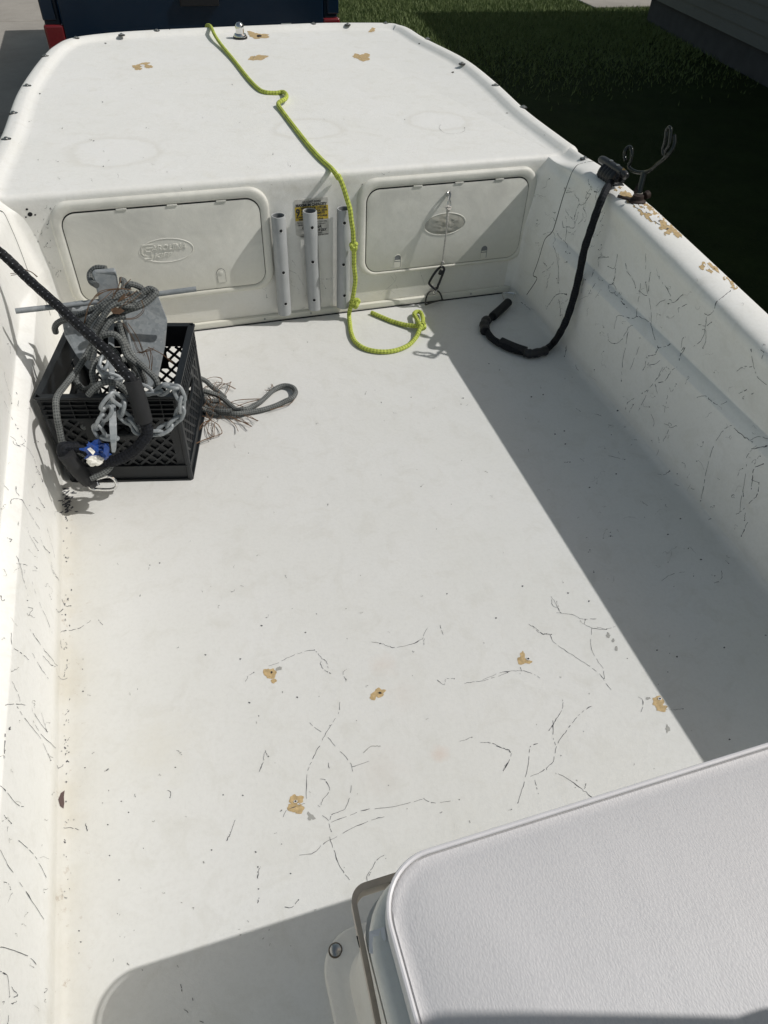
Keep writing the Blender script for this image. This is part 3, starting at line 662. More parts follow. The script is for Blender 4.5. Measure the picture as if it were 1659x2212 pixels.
# loose little flecks everywhere
for k in range(150):
    SL.squig(random.uniform(150, 1600), random.uniform(720, 2100), random.uniform(3, 10), 5 if random.random() < .7 else 1, .0010)
for k in range(60):
    SL.blob(random.uniform(150, 1500), random.uniform(760, 2050), random.uniform(.8, 1.5), random.uniform(.6, 1.1), 1 if random.random() < .5 else 5, random.uniform(0, 3))
for k in range(55): SL.squig(random.uniform(1150, 1300), random.uniform(400, 700), random.uniform(8, 26), 1 if random.random() < .5 else 5, .0011)
for k in range(75): SL.squig(random.uniform(1280, 1655), random.uniform(560, 1250), random.uniform(8, 32), 5 if random.random() < .6 else 1, .0010)
for k in range(50): SL.squig(random.uniform(0, 120), random.uniform(880, 2200), random.uniform(8, 26), 5 if random.random() < .7 else 1, .0011)

# worn gunwale
zg = Z(2250, 450, 550)
for x, y, rx, ry, ro in ((655, 955, 30, 15, .5), (600, 940, 10, 10, 0), (700, 1045, 20, 6, .2), (880, 1060, 28, 16, .8), (760, 1085, 26, 10, .6), (950, 1130, 36, 18, .8), (850, 1160, 24, 13, .8), (1020, 1210, 26, 16, .8), (930, 1220, 16, 14, .8), (1100, 1290, 34, 20, .8), (1180, 1370, 36, 18, .75), (1080, 1335, 16, 12, .6), (1250, 1420, 22, 10, .5), (1150, 1405, 14, 8, 0), (530, 900, 7, 6, 0), (575, 870, 8, 4, .3), (1110, 1430, 6, 3, 0), (990, 1190, 20, 22, .8)):
    SL.blob(*zg(x, y), rx*.42, ry*.42, 3, ro, .6, .0005+random.random()*.0003, 40)
for k in range(26):
    f = (k+random.random())/26
    SL.blob(*zg(700+560*f+random.gauss(0, 8), 975+435*f+random.gauss(0, 14)), random.uniform(8, 15), random.uniform(3, 6.5), 3, .68+random.gauss(0, .3), .7, .0005+random.random()*.0003, 34)
for x, y, rx, ry, ro in ((780, 1100, 9, 3, .7), (830, 1085, 6, 2.5, .4), (850, 1140, 6, 4, .9), (900, 1150, 9, 3.5, .7), (1000, 1245, 14, 9, .6), (950, 1165, 5, 3, 0), (1060, 1235, 5, 3, 1), (1150, 1310, 4, 3, 0), (870, 1105, 4, 2, 0)):
    SL.blob(*zg(x, y), rx, ry, 4, ro, .45, .0016, 14)
for x, y, rx, ry, ro in ((1250, 70, 6, 6, 0), (1310, 85, 12, 4, .7), (1290, 110, 8, 3, .4), (1330, 105, 8, 3, .6), (1240, 85, 5, 4, 0), (1385, 155, 5, 4, 0), (1420, 175, 12, 3, .9), (1445, 215, 7, 5, 0), (1500, 235, 12, 2.6, .2), (1410, 145, 6, 2, -.3), (1535, 242, 7, 2, 0)):
    SL.blob(*zw(x, y), rx, ry, 3, ro, .5, .0006, 16)
for x, y in ((1252, 72), (1385, 157), (1450, 215)): SL.blob(*zw(x, y), 2, 2, 4, off=.0014)
for x, y in ((1140, 1365), (1040, 1275), (1290, 95)): SL.blob(*zg(x, y), 2, 1.5, 1, off=.002)
SL.merge()
m_stain = simple('dark_chip', (.10, .065, .06), .6)
liner.keep = True
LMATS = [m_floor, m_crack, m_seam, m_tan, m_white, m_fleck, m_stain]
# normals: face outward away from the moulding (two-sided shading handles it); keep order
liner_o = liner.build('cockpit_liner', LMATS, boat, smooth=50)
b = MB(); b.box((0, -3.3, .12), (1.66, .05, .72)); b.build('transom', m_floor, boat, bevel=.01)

# --- bow deck: raised rim, rounded edge, bulkhead
OUT = [(0, 280), (30, 200), (65, 145), (92, 113), (112, 96), (145, 80), (210, 70), (300, 63), (450, 56), (600, 50), (700, 46.5), (830, 46.5), (865, 51), (888, 59), (924, 81), (1009, 124), (1075, 174), (1145, 237), (1226, 297)]
opt = [on(x, y, 2, .5) for x, y in OUT]
opt = [Vector((-.908, .018, .5)), Vector((-.90, .18, .5))]+opt[:]+[Vector((.962, .018, .5))]
opt = [Vector((p.x, p.y, 0)) for p in opt]
oc = catmull(opt, 6)
def inset(P, d):
    out = []
    for i in range(len(P)):
        w = min(7, i, len(P)-1-i)+1
        t = (P[min(i+w, len(P)-1)]-P[max(i-w, 0)]).normalized()
        n = Vector((t.y, -t.x, 0))
        if i in (0, len(P)-1): n = Vector((1 if i == 0 else -1, 0, 0))
        out.append(P[i]+n*d)
    out[0].y = out[-1].y = .018
    return out
rings = [(-.004, .40), (-.001, .455), (.0, .478), (.004, .489), (.012, .496), (.022, .4985), (.040, .4985), (.050, .496), (.062, .4865), (.072, .4815), (.085, .480)]
deck = MB(); k = len(oc); vs = []
for d, z in rings: vs += [Vector((p.x, p.y, z)) for p in inset(oc, d)]
fs = [(j*k+i, j*k+i+1, (j+1)*k+i+1, (j+1)*k+i) for j in range(len(rings)-1) for i in range(k-1)]
deck.add(vs, fs)
# deck field: fan strips across
inner = vs[-k:]
o = len(rings)*k-k
deck.f.append(list(range(o, o+k))); deck.m.append(0)
# fold at the aft edge down to the sole
ends = [(vs[r*k].x, rings[r][1]) for r in range(len(rings))]; endsR = [(vs[r*k+k-1].x, rings[r][1]) for r in range(len(rings))][::-1]
row0 = [Vector((x, .018, z)) for x, z in ends]+[Vector((endsR[0][0]*t+ends[-1][0]*(1-t), .018, .480)) for t in [q/12 for q in range(1, 12)]]+[Vector((x, .018, z)) for x, z in endsR]
prof = [(0, 0)]+[(-.018*math.sin(a), -.018*(1-math.cos(a))) for a in [math.pi/2*q/5 for q in range(1, 6)]]+[(-.018, -.10), (-.018, -.3), (-.018, -1)]
rows = []
for dy, dz in prof: rows.append([Vector((p.x, .018+dy, max(-.01, p.z+dz))) for p in row0])
k2 = len(row0); deck.add([p for r in rows for p in r], [(a*k2+c, a*k2+c+1, (a+1)*k2+c+1, (a+1)*k2+c) for a in range(len(rows)-1) for c in range(k2-1)])
# bow shell below the rim
hs = []
for d, z in ((-.004, .40), (.03, .36), (.06, .1), (.14, -.1), (.30, -.235)):
    hs.append([Vector((p.x, p.y, z)) for p in inset(oc, d)])
deck.add([p for r in hs for p in r], [(a*k+c, a*k+c+1, (a+1)*k+c+1, (a+1)*k+c) for a in range(len(hs)-1) for c in range(k-1)])
SD = Surf(deck)
z1 = Z(0, 0, 1512); z2 = Z(1500, 0, 1524); z4 = Z(0, 600, 1100)
for p in ((590, 288, 9, 4, 0), (620, 278, 10, 3, -.2), (640, 288, 9, 4, .1), (600, 297, 7, 3, 0), (1108, 250, 20, 7, -.1), (1140, 246, 8, 3, 0), (1110, 155, 19, 6, .05), (1085, 145, 8, 4, .4), (1140, 152, 11, 3, .1), (1560, 248, 15, 7, .3), (1580, 240, 8, 4, 0), (1535, 243, 5, 3, 0), (1608, 130, 6, 4, -.4), (1600, 137, 4, 2, 0)):
    SD.blob(*z1(p[0], p[1]), p[2], p[3], 3, p[4], .32, .0004+random.random()*.0004, 34)
SD.blob(*z1(615, 283), 5, 1.6, 4, 0, .2, .0012)
SD.blob(*z1(1120, 156), 6, 2.6, 7, 0, .2, .0014); L(SD, z1, [[(1095, 249), (1130, 245)], [(1545, 242), (1565, 252), (1590, 254)], [(1090, 260), (1100, 240)]], .0016)
SD.blob(*z2(308, 310), 3, 1.6, 7); SD.blob(*z2(164, 187), 1.8, 1.4, 2); SD.blob(*z1(456, 187), 2.2, 1.3, 2); SD.blob(*z1(172, 405), 2.0, 1.4, 2); SD.blob(*z1(733, 126), 2, .9, 2); SD.blob(*z1(443, 441), 1.6, 1, 1)
SD.blob(*z1(405, 609), 1.6, 1, 1); SD.blob(*z1(447, 719), 1.6, 1, 1); SD.blob(*z2(540, 485), 3, 1.2, 5)
L(SD, z2, [[(255, 535), (250, 550), (270, 568), (300, 574), (335, 572), (358, 560), (358, 548)]], .0020, 5, jit=.4)
for (a, c, r0) in (((65, 463), None, 5.5), ((58, 452), None, 2.8), ((76, 464), None, 2.2), ((56, 469), None, 2.0)): SD.blob(*a, r0, r0*.85, 2, 0, .08, .0006)
for (a, r0) in ((z5(1593, 109), 4.6), (z5(1607, 88), 2.4), (z5(1575, 122), 2.2), (z5(1612, 124), 2.6)): SD.blob(*a, r0, r0, 2, 0, .08, .0006)
L(SD, z5, [[(200, 580), (225, 610), (215, 630)], [(185, 640), (230, 660), (250, 690), (270, 720)], [(200, 720), (240, 740), (245, 770)], [(345, 680), (380, 690), (440, 680)], [(370, 705), (390, 740)], [(720, 640), (760, 690), (780, 740)], [(690, 770), (770, 700), (760, 650)], [(730, 740), (770, 770)], [(550, 700), (590, 720)], [(905, 650), (930, 720)], [(1310, 735), (1330, 730)], [(60, 700), (70, 790)]], .0011, 5)
for k3 in range(90): SD.squig(random.gauss(1165, 22), random.uniform(380, 620), random.uniform(5, 16), 1 if random.random() < .4 else 5, .0012)
for k3 in range(46): SD.squig(62+(random.uniform(430, 700)-430)*.42+random.gauss(14, 12) if False else random.gauss(95, 22), random.uniform(440, 640), random.uniform(5, 16), 1 if random.random() < .4 else 5, .0012)
for k3 in range(18): SD.squig(random.uniform(500, 720), random.uniform(560, 670), random.uniform(8, 24), 5, .0010)
for k3 in range(26): SD.squig(random.uniform(40, 1200), random.uniform(150, 420), random.uniform(2, 8), 5, .0009)
for k3 in range(16): SD.squig(random.uniform(60, 900), random.uniform(330, 410), random.uniform(5, 12), 5, .0011)
SD.merge(); deck.keep = True
deck.build('bow_deck', [m_deck, m_crack, m_hole, m_tan, m_white, m_fleck, m_stain, m_rust], boat, smooth=50)

# base trim
b = MB(); b.prism([Vector((-.80, -.001, .002)), Vector((-.80, -.011, .0)), Vector((-.80, -.009, .021)), Vector((-.80, -.001, .025))], (1.585, 0, 0))
tm = b.build('base_trim', m_hatch, boat, bevel=.002)
b = MB(); b.box((-.007, -.0135, .0015), (1.60, .003, .004)); b.build('trim_gap', m_seam, tm)
for px, py in ((311, 883), (1428, 742), (60, 915), (1180, 775)):
    p = z5(px, py); q = on(p[0], p[1], 1, -.011); b = MB(); b.lathe([(.0035, 0), (.0035, .001), (.002, .0018)], (q.x, -.0105, .013), (0, -1, 0), 10); b.build('screw', m_steel, tm)

# snap studs round the rim
m_tarn = simple('tarnished_ring', (.07, .068, .06), .5, .5, var=.4, scale=200)
for px, py in ((7, 299), (23, 243), (53, 184), (93, 120), (164, 80), (262, 73), (338, 64), (676, 49.5), (750, 51), (832, 48.5), (926, 82), (1002, 136), (1074, 183), (1135, 230), (1268, 341)):
    q = on(px, py, 2, .500); q.x += .008*(1 if px < 130 else -1 if px > 900 else 0); q.y -= .008 if py < 90 else 0; b = MB()
    b.lathe([(.0115, 0), (.0115, .0012), (.0078, .0018), (.0060, .0024), (.0060, .0046), (.004, .0058), (.0015, .0062)], (q.x, q.y, .4985), (0, 0, 1), 16)
    b.lathe([(.0150, -.003), (.0150, .0008), (.0135, .0014)], (q.x, q.y, .4975), (0, 0, 1), 18, mi=1); b.build('snap_stud', [m_steel, m_tarn], boat)
q = on(618, 50.5, 2, .5); b = MB(); b.box((q.x, q.y-.004, .4995), (.05, .010, .002)); b.build('vent_plate', m_steel, boat)
# navigation light stub
q = on(519, 79, 2, .487); b = MB()
b.lathe([(.030, 0), (.030, .006), (.026, .012), (.019, .014), (.019, .030), (.0205, .034), (.0185, .046), (.012, .054), (.003, .057)], (q.x, q.y, .487), (0, 0, 1), 28)
nl = b.build('bow_light', m_chrome, boat)
b = MB(); b.lathe([(.033, -.005), (.033, 0.001), (.029, .002)], (q.x, q.y, .487), (0, 0, 1), 28); b.build('gasket', m_blackp, nl)

# --- hatches
def rrect(x0, x1, z0, z1, r, n=8):
    P = []
    for cx, cz, a0 in ((x1-r, z1-r, 0), (x0+r, z1-r, 90), (x0+r, z0+r, 180), (x1-r, z0+r, 270)):
        for k in range(n+1):
            a = R(a0+90*k/n); P.append((cx+r*math.cos(a), cz+r*math.sin(a)))
    return P
def text_mesh(txt, size, extrude, shear=0, bold=0, spacing=1):
    cu = bpy.data.curves.new('lettering', 'FONT'); cu.body = txt; cu.size = size; cu.extrude = extrude; cu.shear = shear; cu.offset = bold; cu.space_character = spacing
    cu.resolution_u = 3; ob = bpy.data.objects.new('lettering', cu); col.objects.link(ob)
    bpy.context.view_layer.update(); dg = bpy.context.evaluated_depsgraph_get(); me = ob.evaluated_get(dg).to_mesh()
    V = [tuple(v.co) for v in me.vertices]; F = [tuple(p.vertices) for p in me.polygons]
    ob.evaluated_get(dg).to_mesh_clear(); bpy.data.objects.remove(ob); bpy.data.curves.remove(cu)
    return V, F
def put_text(mb, txt, x, z, y, size, extrude=.0004, shear=0, bold=0, mi=0, width=None, rot=0, spacing=1):
    V, F = text_mesh(txt, size, extrude, shear, bold, spacing)
    xs = [v[0] for v in V]; s = width/(max(xs)-min(xs)) if width else 1
    c, q = math.cos(rot), math.sin(rot)
    mb.add([(x+(v[0]-min(xs))*s*c-v[1]*q, y-v[2], z+(v[0]-min(xs))*s*q+v[1]*c) for v in V], F, mi)
def hatch(x0, x1, z0, z1, label, logo, latches, fr=.029, bot=.020, slots=False):
    h = MB(); y0 = -.0
    prof = [(0, 0), (.001, -.008), (.005, -.013), (.011, -.0145), (.024, -.0145), (.030, -.0130), (.034, -.0095)]
    n = 10; ringsx = []
    for t, y in prof:
        f = t/.034
        ringsx.append([(px, y, pz) for px, pz in rrect(x0+f*fr, x1-f*fr, z0+f*bot, z1-f*fr, .062-f*.018, n)])
    k = len(ringsx[0])
    h.add([p for r in ringsx for p in r], [(a*k+c, a*k+(c+1) % k, (a+1)*k+(c+1) % k, (a+1)*k+c) for a in range(len(ringsx)-1) for c in range(k)])
    ho = h.build('hatch_frame', m_hatch, boat, smooth=40); tag(ho, label)
    # recessed dark gap and lid
    lx0, lx1, lz0, lz1 = x0+fr, x1-fr, z0+bot, z1-fr
    g = MB(); P = rrect(lx0, lx1, lz0, lz1, .044, n); g.add([(a, -.0092, c) for a, c in P], [tuple(range(len(P)))]); g.keep = True; g.build('gasket_gap', m_seam, ho, smooth=0)
    d = MB(); e = .0022
    R0 = [(a, -.0094, c) for a, c in rrect(lx0+e, lx1-e, lz0+e, lz1-.004, .042, n)]
    R1 = [(a, -.0118, c) for a, c in rrect(lx0+e, lx1-e, lz0+e, lz1-.004, .042, n)]
    R2 = [(a, -.0125, c) for a, c in rrect(lx0+e+.002, lx1-e-.002, lz0+e+.002, lz1-.006, .040, n)]
    d.add(R0+R1+R2, [(a*k+c, a*k+(c+1) % k, (a+1)*k+(c+1) % k, (a+1)*k+c) for a in range(2) for c in range(k)]+[tuple(2*k+c for c in range(k))])
    lid = d.build('hatch_lid', m_hatch, ho, smooth=40)
    # hinge knuckles
    W = lx1-lx0
    for f in (.30, .55, .80):
        b = MB(); b.box((lx0+W*f, -.0122, lz1-.0025), (.030, .0045, .0052)); b.build('hinge', m_hatch, ho, bevel=.001)
    for (lx, lz) in latches:
        b = MB(); w2, hh = .0125, .046
        arch = [(lx-w2, lz), (lx+w2, lz)]+[(lx+w2*math.cos(a), lz+hh-w2+w2*math.sin(a)) for a in [math.pi*q/10 for q in range(11)]]
        if slots:
            b.add([(a, -.0128, c) for a, c in arch], [tuple(range(len(arch)))], 1)
            b.tube([(a, -.0130, c) for a, c in arch], .0011, 5, closed=True, raw=True)
            b.box((lx-.001, -.0136, lz+.0105), (.021, .0015, .020)); b.box((lx, -.0136, lz+.0255), (.019, .0012, .0035))
        else:
            b.prism([Vector((a, -.0120, c)) for a, c in arch], (0, -.0022, 0))
            b.tube([(a, -.0128, c) for a, c in arch], .0011, 5, closed=True, raw=True, mi=1)
            b.lathe([(.007, 0), (.007, .001), (.005, .0015)], (lx, -.0142, lz+hh-.0135), (0, -1, 0), 14)
        lo = b.build('latch', [m_hatch, m_hatch if slots else m_seam] if not slots else [m_hatch, m_pvcd], lid)
    return ho, lid
PL = on(*Z3(1600, 320), 1, -.013)      # port hatch latch
hL, lidL = hatch(-.735, -.098, .124, .456, 'wide left hatch with an embossed oval lettering badge', True, [(on(481, 615, 1, -.013).x, .166)])
hR, lidR = hatch(.186, .818, .128, .452, 'right hatch with two open latch slots and a glossy oval badge', False, [(on(858, 579, 1, -.013).x, .150), (on(1043, 560, 1, -.013).x, .150)], bot=.012, slots=True)
# embossed badge
cL = on(360, 541, 1, -.013); b = MB(); ex, ez = .081, .037
E = [(cL.x+ex*math.cos(2*math.pi*q/40), cL.z+ez*math.sin(2*math.pi*q/40)) for q in range(40)]
b.tube([(x, -.0122, z) for x, z in E], .0016, 6, closed=True, raw=True)
put_text(b, 'AROLINA', cL.x-.046, cL.z+.003, -.0128, .0225, .0020, .25, .0004, width=.106)
put_text(b, 'KIFF', cL.x-.040, cL.z-.020, -.0128, .019, .0016, .25, .0004, width=.056)
def stroke(pts, w=.0024):
    for i in range(len(pts)-1): b.bar((cL.x+pts[i][0], -.0130, cL.z+pts[i][1]), (cL.x+pts[i+1][0], -.0130, cL.z+pts[i+1][1]), w, .0028, up=(0, 1, 0))
stroke([(-.036, .023), (-.068, .023), (-.072, .018), (-.074, -.004), (-.070, -.009), (-.062, -.009)])
stroke([(-.040, .013), (-.060, .013), (-.063, .003), (-.048, .002), (-.046, -.004), (-.048, -.020), (-.066, -.021)])
b.build('embossed_badge', m_hatch, lidL, smooth=0)
# right badge: glossy resin oval, wrinkled
cRb = on(961, 484, 1, -.013); b = MB(); n = 44; rr = 14; V = [(cRb.x, -.0165, cRb.z)]
for i in range(1, rr+1):
    f = i/rr
    for q in range(n):
        a = 2*math.pi*q/n
        bumpy = .0032*noise.noise(Vector((f*math.cos(a)*3.4, f*math.sin(a)*2.2, 3)))+.0016*noise.noise(Vector((f*math.cos(a)*8, f*math.sin(a)*6, 9)))
        V.append((cRb.x+.074*f*math.cos(a), -.0122-.0038*(1-f**3)-bumpy*(1-f*f), cRb.z+.036*f*math.sin(a)))
F = [(0, 1+q, 1+(q+1) % n) for q in range(n)]+[(1+i*n+q, 1+i*n+(q+1) % n, 1+(i+1)*n+(q+1) % n, 1+(i+1)*n+q) for i in range(rr-1) for q in range(n)]
b.add(V, F); b.build('resin_badge', m_mirror, lidR)
b = MB(); b.tube([(cRb.x+.075*math.cos(2*math.pi*q/40), -.0128, cRb.z+.037*math.sin(2*math.pi*q/40)) for q in range(40)], .0014, 6, closed=True, raw=True); b.build('badge_rim', m_hatch, lidR)

# --- capacity label behind the middle tube
lx0, lz1 = on(635, 432, 1, 0).x, on(635, 432, 1, 0).z; lx1, lz0 = on(709, 507, 1, 0).x+.002, on(709, 507, 1, 0).z
W, H = lx1-lx0, lz1-lz0
b = MB(); b.prism([Vector((lx0, 0, lz1-.004)), Vector((lx0+.004, 0, lz1)), Vector((lx1-.002, 0, lz1+.001)), Vector((lx1, 0, lz1-.006)), Vector((lx1, 0, lz0+.002)), Vector((lx0+.018, 0, lz0-.002)), Vector((lx0, 0, lz0+.010))], (0, -.0012, 0))
lab = b.build('capacity_label', m_sticker, boat)
b = MB(); b.box(((lx0+lx1)/2, -.0014, lz1-H*.37), (W-.002, .0008, H*.36)); b.build('yellow_field', m_yellow, lab)
b = MB()
put_text(b, 'U.S. COAST GUARD', lx0+W*.24, lz1-H*.095, -.0018, .009, bold=.0002, width=W*.54)
put_text(b, 'MAXIMUM CAPACITY', lx0+W*.04, lz1-H*.185, -.0018, .012, bold=.0005, width=W*.92)
put_text(b, '9', lx0+W*.03, lz1-H*.42, -.0020, .032, bold=.0012, width=W*.12)
put_text(b, 'PERSONS OR 1170 LBS.', lx0+W*.19, lz1-H*.265, -.0020, .010, bold=.0004, width=W*.76)
put_text(b, 'PERSONS, MOTOR, GEAR', lx0+W*.19, lz1-H*.335, -.0020, .008, bold=.0003, width=W*.78)
put_text(b, 'MAXIMUM H.P. REMOTE', lx0+W*.19, lz1-H*.40, -.0020, .008, bold=.0003, width=W*.70)
put_text(b, 'SLANT DEGREES 90 HP TURNS', lx0+W*.04, lz1-H*.475, -.0020, .007, bold=.0003, width=W*.92)
put_text(b, 'Effective steering', lx0+W*.12, lz1-H*.54, -.0020, .007, bold=.0002, width=W*.72)
put_text(b, 'This boat complies with U.S. Coast Guard Safety', lx0+W*.05, lz1-H*.62, -.0018, .006, width=W*.9)
put_text(b, 'Standards in effect on date of certification', lx0+W*.08, lz1-H*.68, -.0018, .006, width=W*.82)
put_text(b, 'CAROLINA', lx0+W*.2, lz1-H*.78, -.0018, .014, shear=.3, bold=.0006, width=W*.58)
put_text(b, '19 DLX', lx0+W*.66, lz1-H*.87, -.0018, .011, shear=.3, bold=.0005, width=W*.28)
put_text(b, '1-800-                 24687', lx0+W*.2, lz1-H*.93, -.0018, .006, width=W*.6)
put_text(b, 'PULPWOOD RD, WAYCROSS GA, 31503', lx0+W*.14, lz1-H*.985, -.0018, .006, width=W*.84)
b.build('printed_text', m_ink, lab, smooth=0)

# --- PVC tubes
def rod_tube(tp, bp, holes, lab):
    yc = -.030; r = .0225
    T = on(tp[0], tp[1], 1, yc); B = on(bp[0], bp[1], 1, yc)
    x0, zt, xb, zb = T.x, T.z, B.x, B.z
    b = MB(); seg = 36; lean = Vector((xb-x0, 0, zb-zt))
    prof = [(r, 1), (r, .02), (r-.0006, 0)]; rings = []
    def ring(rad, f, dz=0): 
        c = Vector((x0, yc, zt))+lean*(1-f)
        return [(c.x+rad*math.cos(2*math.pi*k/seg), c.y+rad*math.sin(2*math.pi*k/seg), c.z+dz) for k in range(seg)]
    RR = [ring(r, 0), ring(r, .33), ring(r, .66), ring(r, .996), ring(r-.0008, 1), ring(r-.0036, 1), ring(r-.0042, .995)]
    b.add([p for q in RR for p in q], [(a*seg+k, a*seg+(k+1) % seg, (a+1)*seg+(k+1) % seg, (a+1)*seg+k) for a in range(len(RR)-1) for k in range(seg)]+[tuple(range(seg))[::-1]])
    RI = [ring(r-.0042, .995), ring(r-.0042, .3)]
    b.add([p for q in RI for p in q], [(k, seg+k, seg+(k+1) % seg, (k+1) % seg) for k in range(seg)]+[tuple(seg+k for k in range(seg))], 1)
    b.keep = True
    t = b.build('pvc_tube', [m_pvc, m_pvcd], boat); tag(t, lab)
    for hx, hy in holes:
        p = z5(hx, hy); q = on(p[0], p[1], 1, yc-r)
        f = (q.z-zb)/(zt-zb); cx = x0+lean.x*(1-f); dx = q.x-cx
        for rad, off, mt, nm in ((.0062, .0003, m_white, 'hole_rim'), (.0052, .0006, m_hole, 'screw_hole')):
            b = MB(); V = []
            for rr_, cnt in ((0, 1), (rad, 18)):
                for k in range(cnt):
                    a = 2*math.pi*k/cnt; ang = (dx+rr_*math.cos(a))/r; ang = max(-1.4, min(1.4, ang))
                    V.append((cx+(r+off)*math.sin(ang), yc-(r+off)*math.cos(ang), q.z+rr_*math.sin(a)-(.0008 if nm == 'hole_rim' else 0)))
            b.add(V, [(0, 1+k, 1+(k+1) % 18) for k in range(18)]); b.build(nm, mt, t)
rod_tube((601, 465), (615, 676), [(147, 428), (161, 655), (173, 825)], 'left grey tube, beside the left hatch')
rod_tube((669, 455), (680, 665), [(317, 410), (320, 597), (328, 805)], 'middle grey tube, in front of the capacity label')
rod_tube((743, 450), (741, 661), [(493, 385), (488, 612), (493, 780)], 'right grey tube, partly behind the yellow rope')

# --- cleat on the starboard gunwale
c0, c1 = on(1296, 348, 2, .535), on(1352, 386, 2, .535)
ax = (c1-c0).normalized(); mid = (c0+c1)/2
b = MB(); b.tube([c0+Vector((0, 0, .004)), c0.lerp(c1, .12)+Vector((0, 0, .008)), c0.lerp(c1, .5)+Vector((0, 0, .008)), c0.lerp(c1, .88)+Vector((0, 0, .008)), c1+Vector((0, 0, .004))], lambda t: .0125*(.55+.45*math.sin(math.pi*min(1, max(0, t)))**.4), 14)
for f in (.33, .67): b.lathe([(.012, -.04), (.010, 0), (.010, .008)], c0.lerp(c1, f), (0, 0, 1), 16)
b.bar(c0.lerp(c1, .15)-Vector((0, 0, .032)), c0.lerp(c1, .85)-Vector((0, 0, .032)), .034, .010)
cl = b.build('mooring_cleat', simple('cleat_black', (.03, .032, .036), .35, var=.2), boat)
for f in (.38, .64):
    b = MB(); b.lathe([(.006, 0), (.006, .001), (.004, .002)], c0.lerp(c1, f)+Vector((0, 0, .0200)), (0, 0, 1), 14); b.build('bolt_head', m_steel, cl)
# port cleat, mirrored just outside the picture
b = MB(); pc = Vector((-.885, -.43, .53)); b.tube([pc+Vector((0, -.10, 0)), pc+Vector((0, -.04, .006)), pc+Vector((0, .04, .006)), pc+Vector((0, .10, 0))], .011, 12)
for f in (-.03, .03): b.lathe([(.012, -.04), (.010, 0), (.010, .006)], pc+Vector((0, f, 0)), (0, 0, 1), 14)
b.build('mooring_cleat', m_blackp, boat)

# --- D ring on the trim below the right hatch
b = MB(); dr = [(on(*z5(x, y), 1, -.018-dy)) for x, y, dy in ((933, 830, .03), (938, 790, .02), (955, 760, .01), (985, 750, .006), (1012, 765, .008), (1025, 800, .01))]
b.tube(dr, .0030, 8); b.tube([dr[0], on(*z5(975, 815), 1, -.04), on(*z5(1030, 802), 1, -.03)], .0030, 8); b.build('deck_ring', m_tarn, boat)

# ------------------------------------------------------------------ hatch lanyard
def Q(x, y, d, zz=z5): p = zz(x, y); return on(p[0], p[1], 1, d)
t = thing('hatch_lanyard', Q(1030, 600, -.05), 'thin white braided cord clipped between the right hatch and the floor ring', 'cord')
b = MB(); b.tube([Q(1055, 300, -.035), Q(1052, 360, -.040), Q(1048, 420, -.042), Q(1038, 500, -.045), Q(1026, 600, -.045)], lambda q: .0048 if q < .45 else .0028, 8); b.build('cord', m_cord, t)
b = MB(); b.tube([Q(1060, 290, -.038), Q(1048, 300, -.042), Q(1060, 312, -.046), Q(1070, 300, -.040), Q(1056, 296, -.044), Q(1062, 318, -.042)], .0035, 7); b.build('knot', m_cord, t); b = MB(); b.tube([Q(1022, 592, -.045), Q(1034, 600, -.05), Q(1020, 606, -.046), Q(1024, 640, -.046)], .003, 7); b.build('knot', m_cord, t)
b = MB(); b.tube([Q(1062, 212, -.014), Q(1054, 222, -.022), Q(1056, 240, -.026), Q(1066, 246, -.026), Q(1068, 226, -.02)], .0034, 8, closed=True); b.build('screw_eye', m_steel, t)
b = MB(); b.tube([Q(1062, 238, -.030), Q(1064, 255, -.030), Q(1070, 275, -.032), Q(1066, 290, -.034), Q(1056, 285, -.034), Q(1056, 262, -.03)], .0026, 8, closed=True); b.build('shackle', m_chrome, t)
b = MB()
outl = [Q(*p, -.045) for p in ((1018, 622), (1034, 630), (1032, 650), (1004, 720), (990, 745), (960, 722), (955, 706), (985, 655))]
b.tube(outl, .0042, 8, closed=True, n=4); b.bar(Q(1022, 640, -.045), Q(1012, 665, -.045), .012, .008, up=(0, 1, 0)); b.tube([Q(1002, 715, -.045), Q(1008, 722, -.05)], .004, 8)
b.build('carabiner', m_blackp, t)
b = MB(); b.tube([Q(990, 732, -.04), Q(996, 745, -.036), Q(988, 765, -.03), Q(978, 772, -.026), Q(982, 758, -.03)], .0024, 7, closed=True); b.build('link', m_chrome, t)

# ------------------------------------------------------------------ yellow rope
t = thing('yellow_rope', (.13, -.1, 0), 'lime yellow braided rope running over the bow deck, knotted and looped on the floor', 'rope')
zd = .486
rp = [on(x, y, 2, zz) for x, y, zz in ((446, 60, .46), (447, 55, .492), (455, 57, .507), (464, 76, .502), (478, 97, .492))]
rp += [on(x, y, 2, zd) for x, y in ((505, 130), (535, 168), (556, 190), (572, 199), (595, 201))]
rp += [on(x, y, 2, zd+h) for x, y, h in ((612, 199, .004), (619, 206, .010), (616, 214, .012), (606, 219, .010), (601, 226, .004), (612, 243, 0))]
rp += [on(x, y, 2, zd) for x, y in ((640, 280), (670, 318), (695, 345), (712, 360))]
rp += [on(722, 371, 2, zd+.004), on(731, 385, 1, -.012), Q(462, 130, -.035), Q(487, 190, -.048), Q(505, 250, -.055), Q(523, 310, -.062), Q(530, 370, -.066), Q(539, 430, -.066), Q(542, 490, -.066), Q(545, 560, -.066), Q(545, 620, -.066), Q(552, 690, -.066), Q(545, 750, -.066), Q(538, 790, -.064), Q(530, 830, -.060)]
rf = .0076
fl = [on(*z5(x, y), 2, rf+h) for x, y, h in ((518, 880, .012), (522, 930, 0), (530, 985, 0), (555, 1035, 0), (610, 1070, 0), (690, 1085, 0), (770, 1078, 0), (840, 1050, 0), (880, 1010, .002), (900, 970, .012), (912, 940, .02))]
b = MB(); b.tube(rp+fl, rf, 12, n=5)
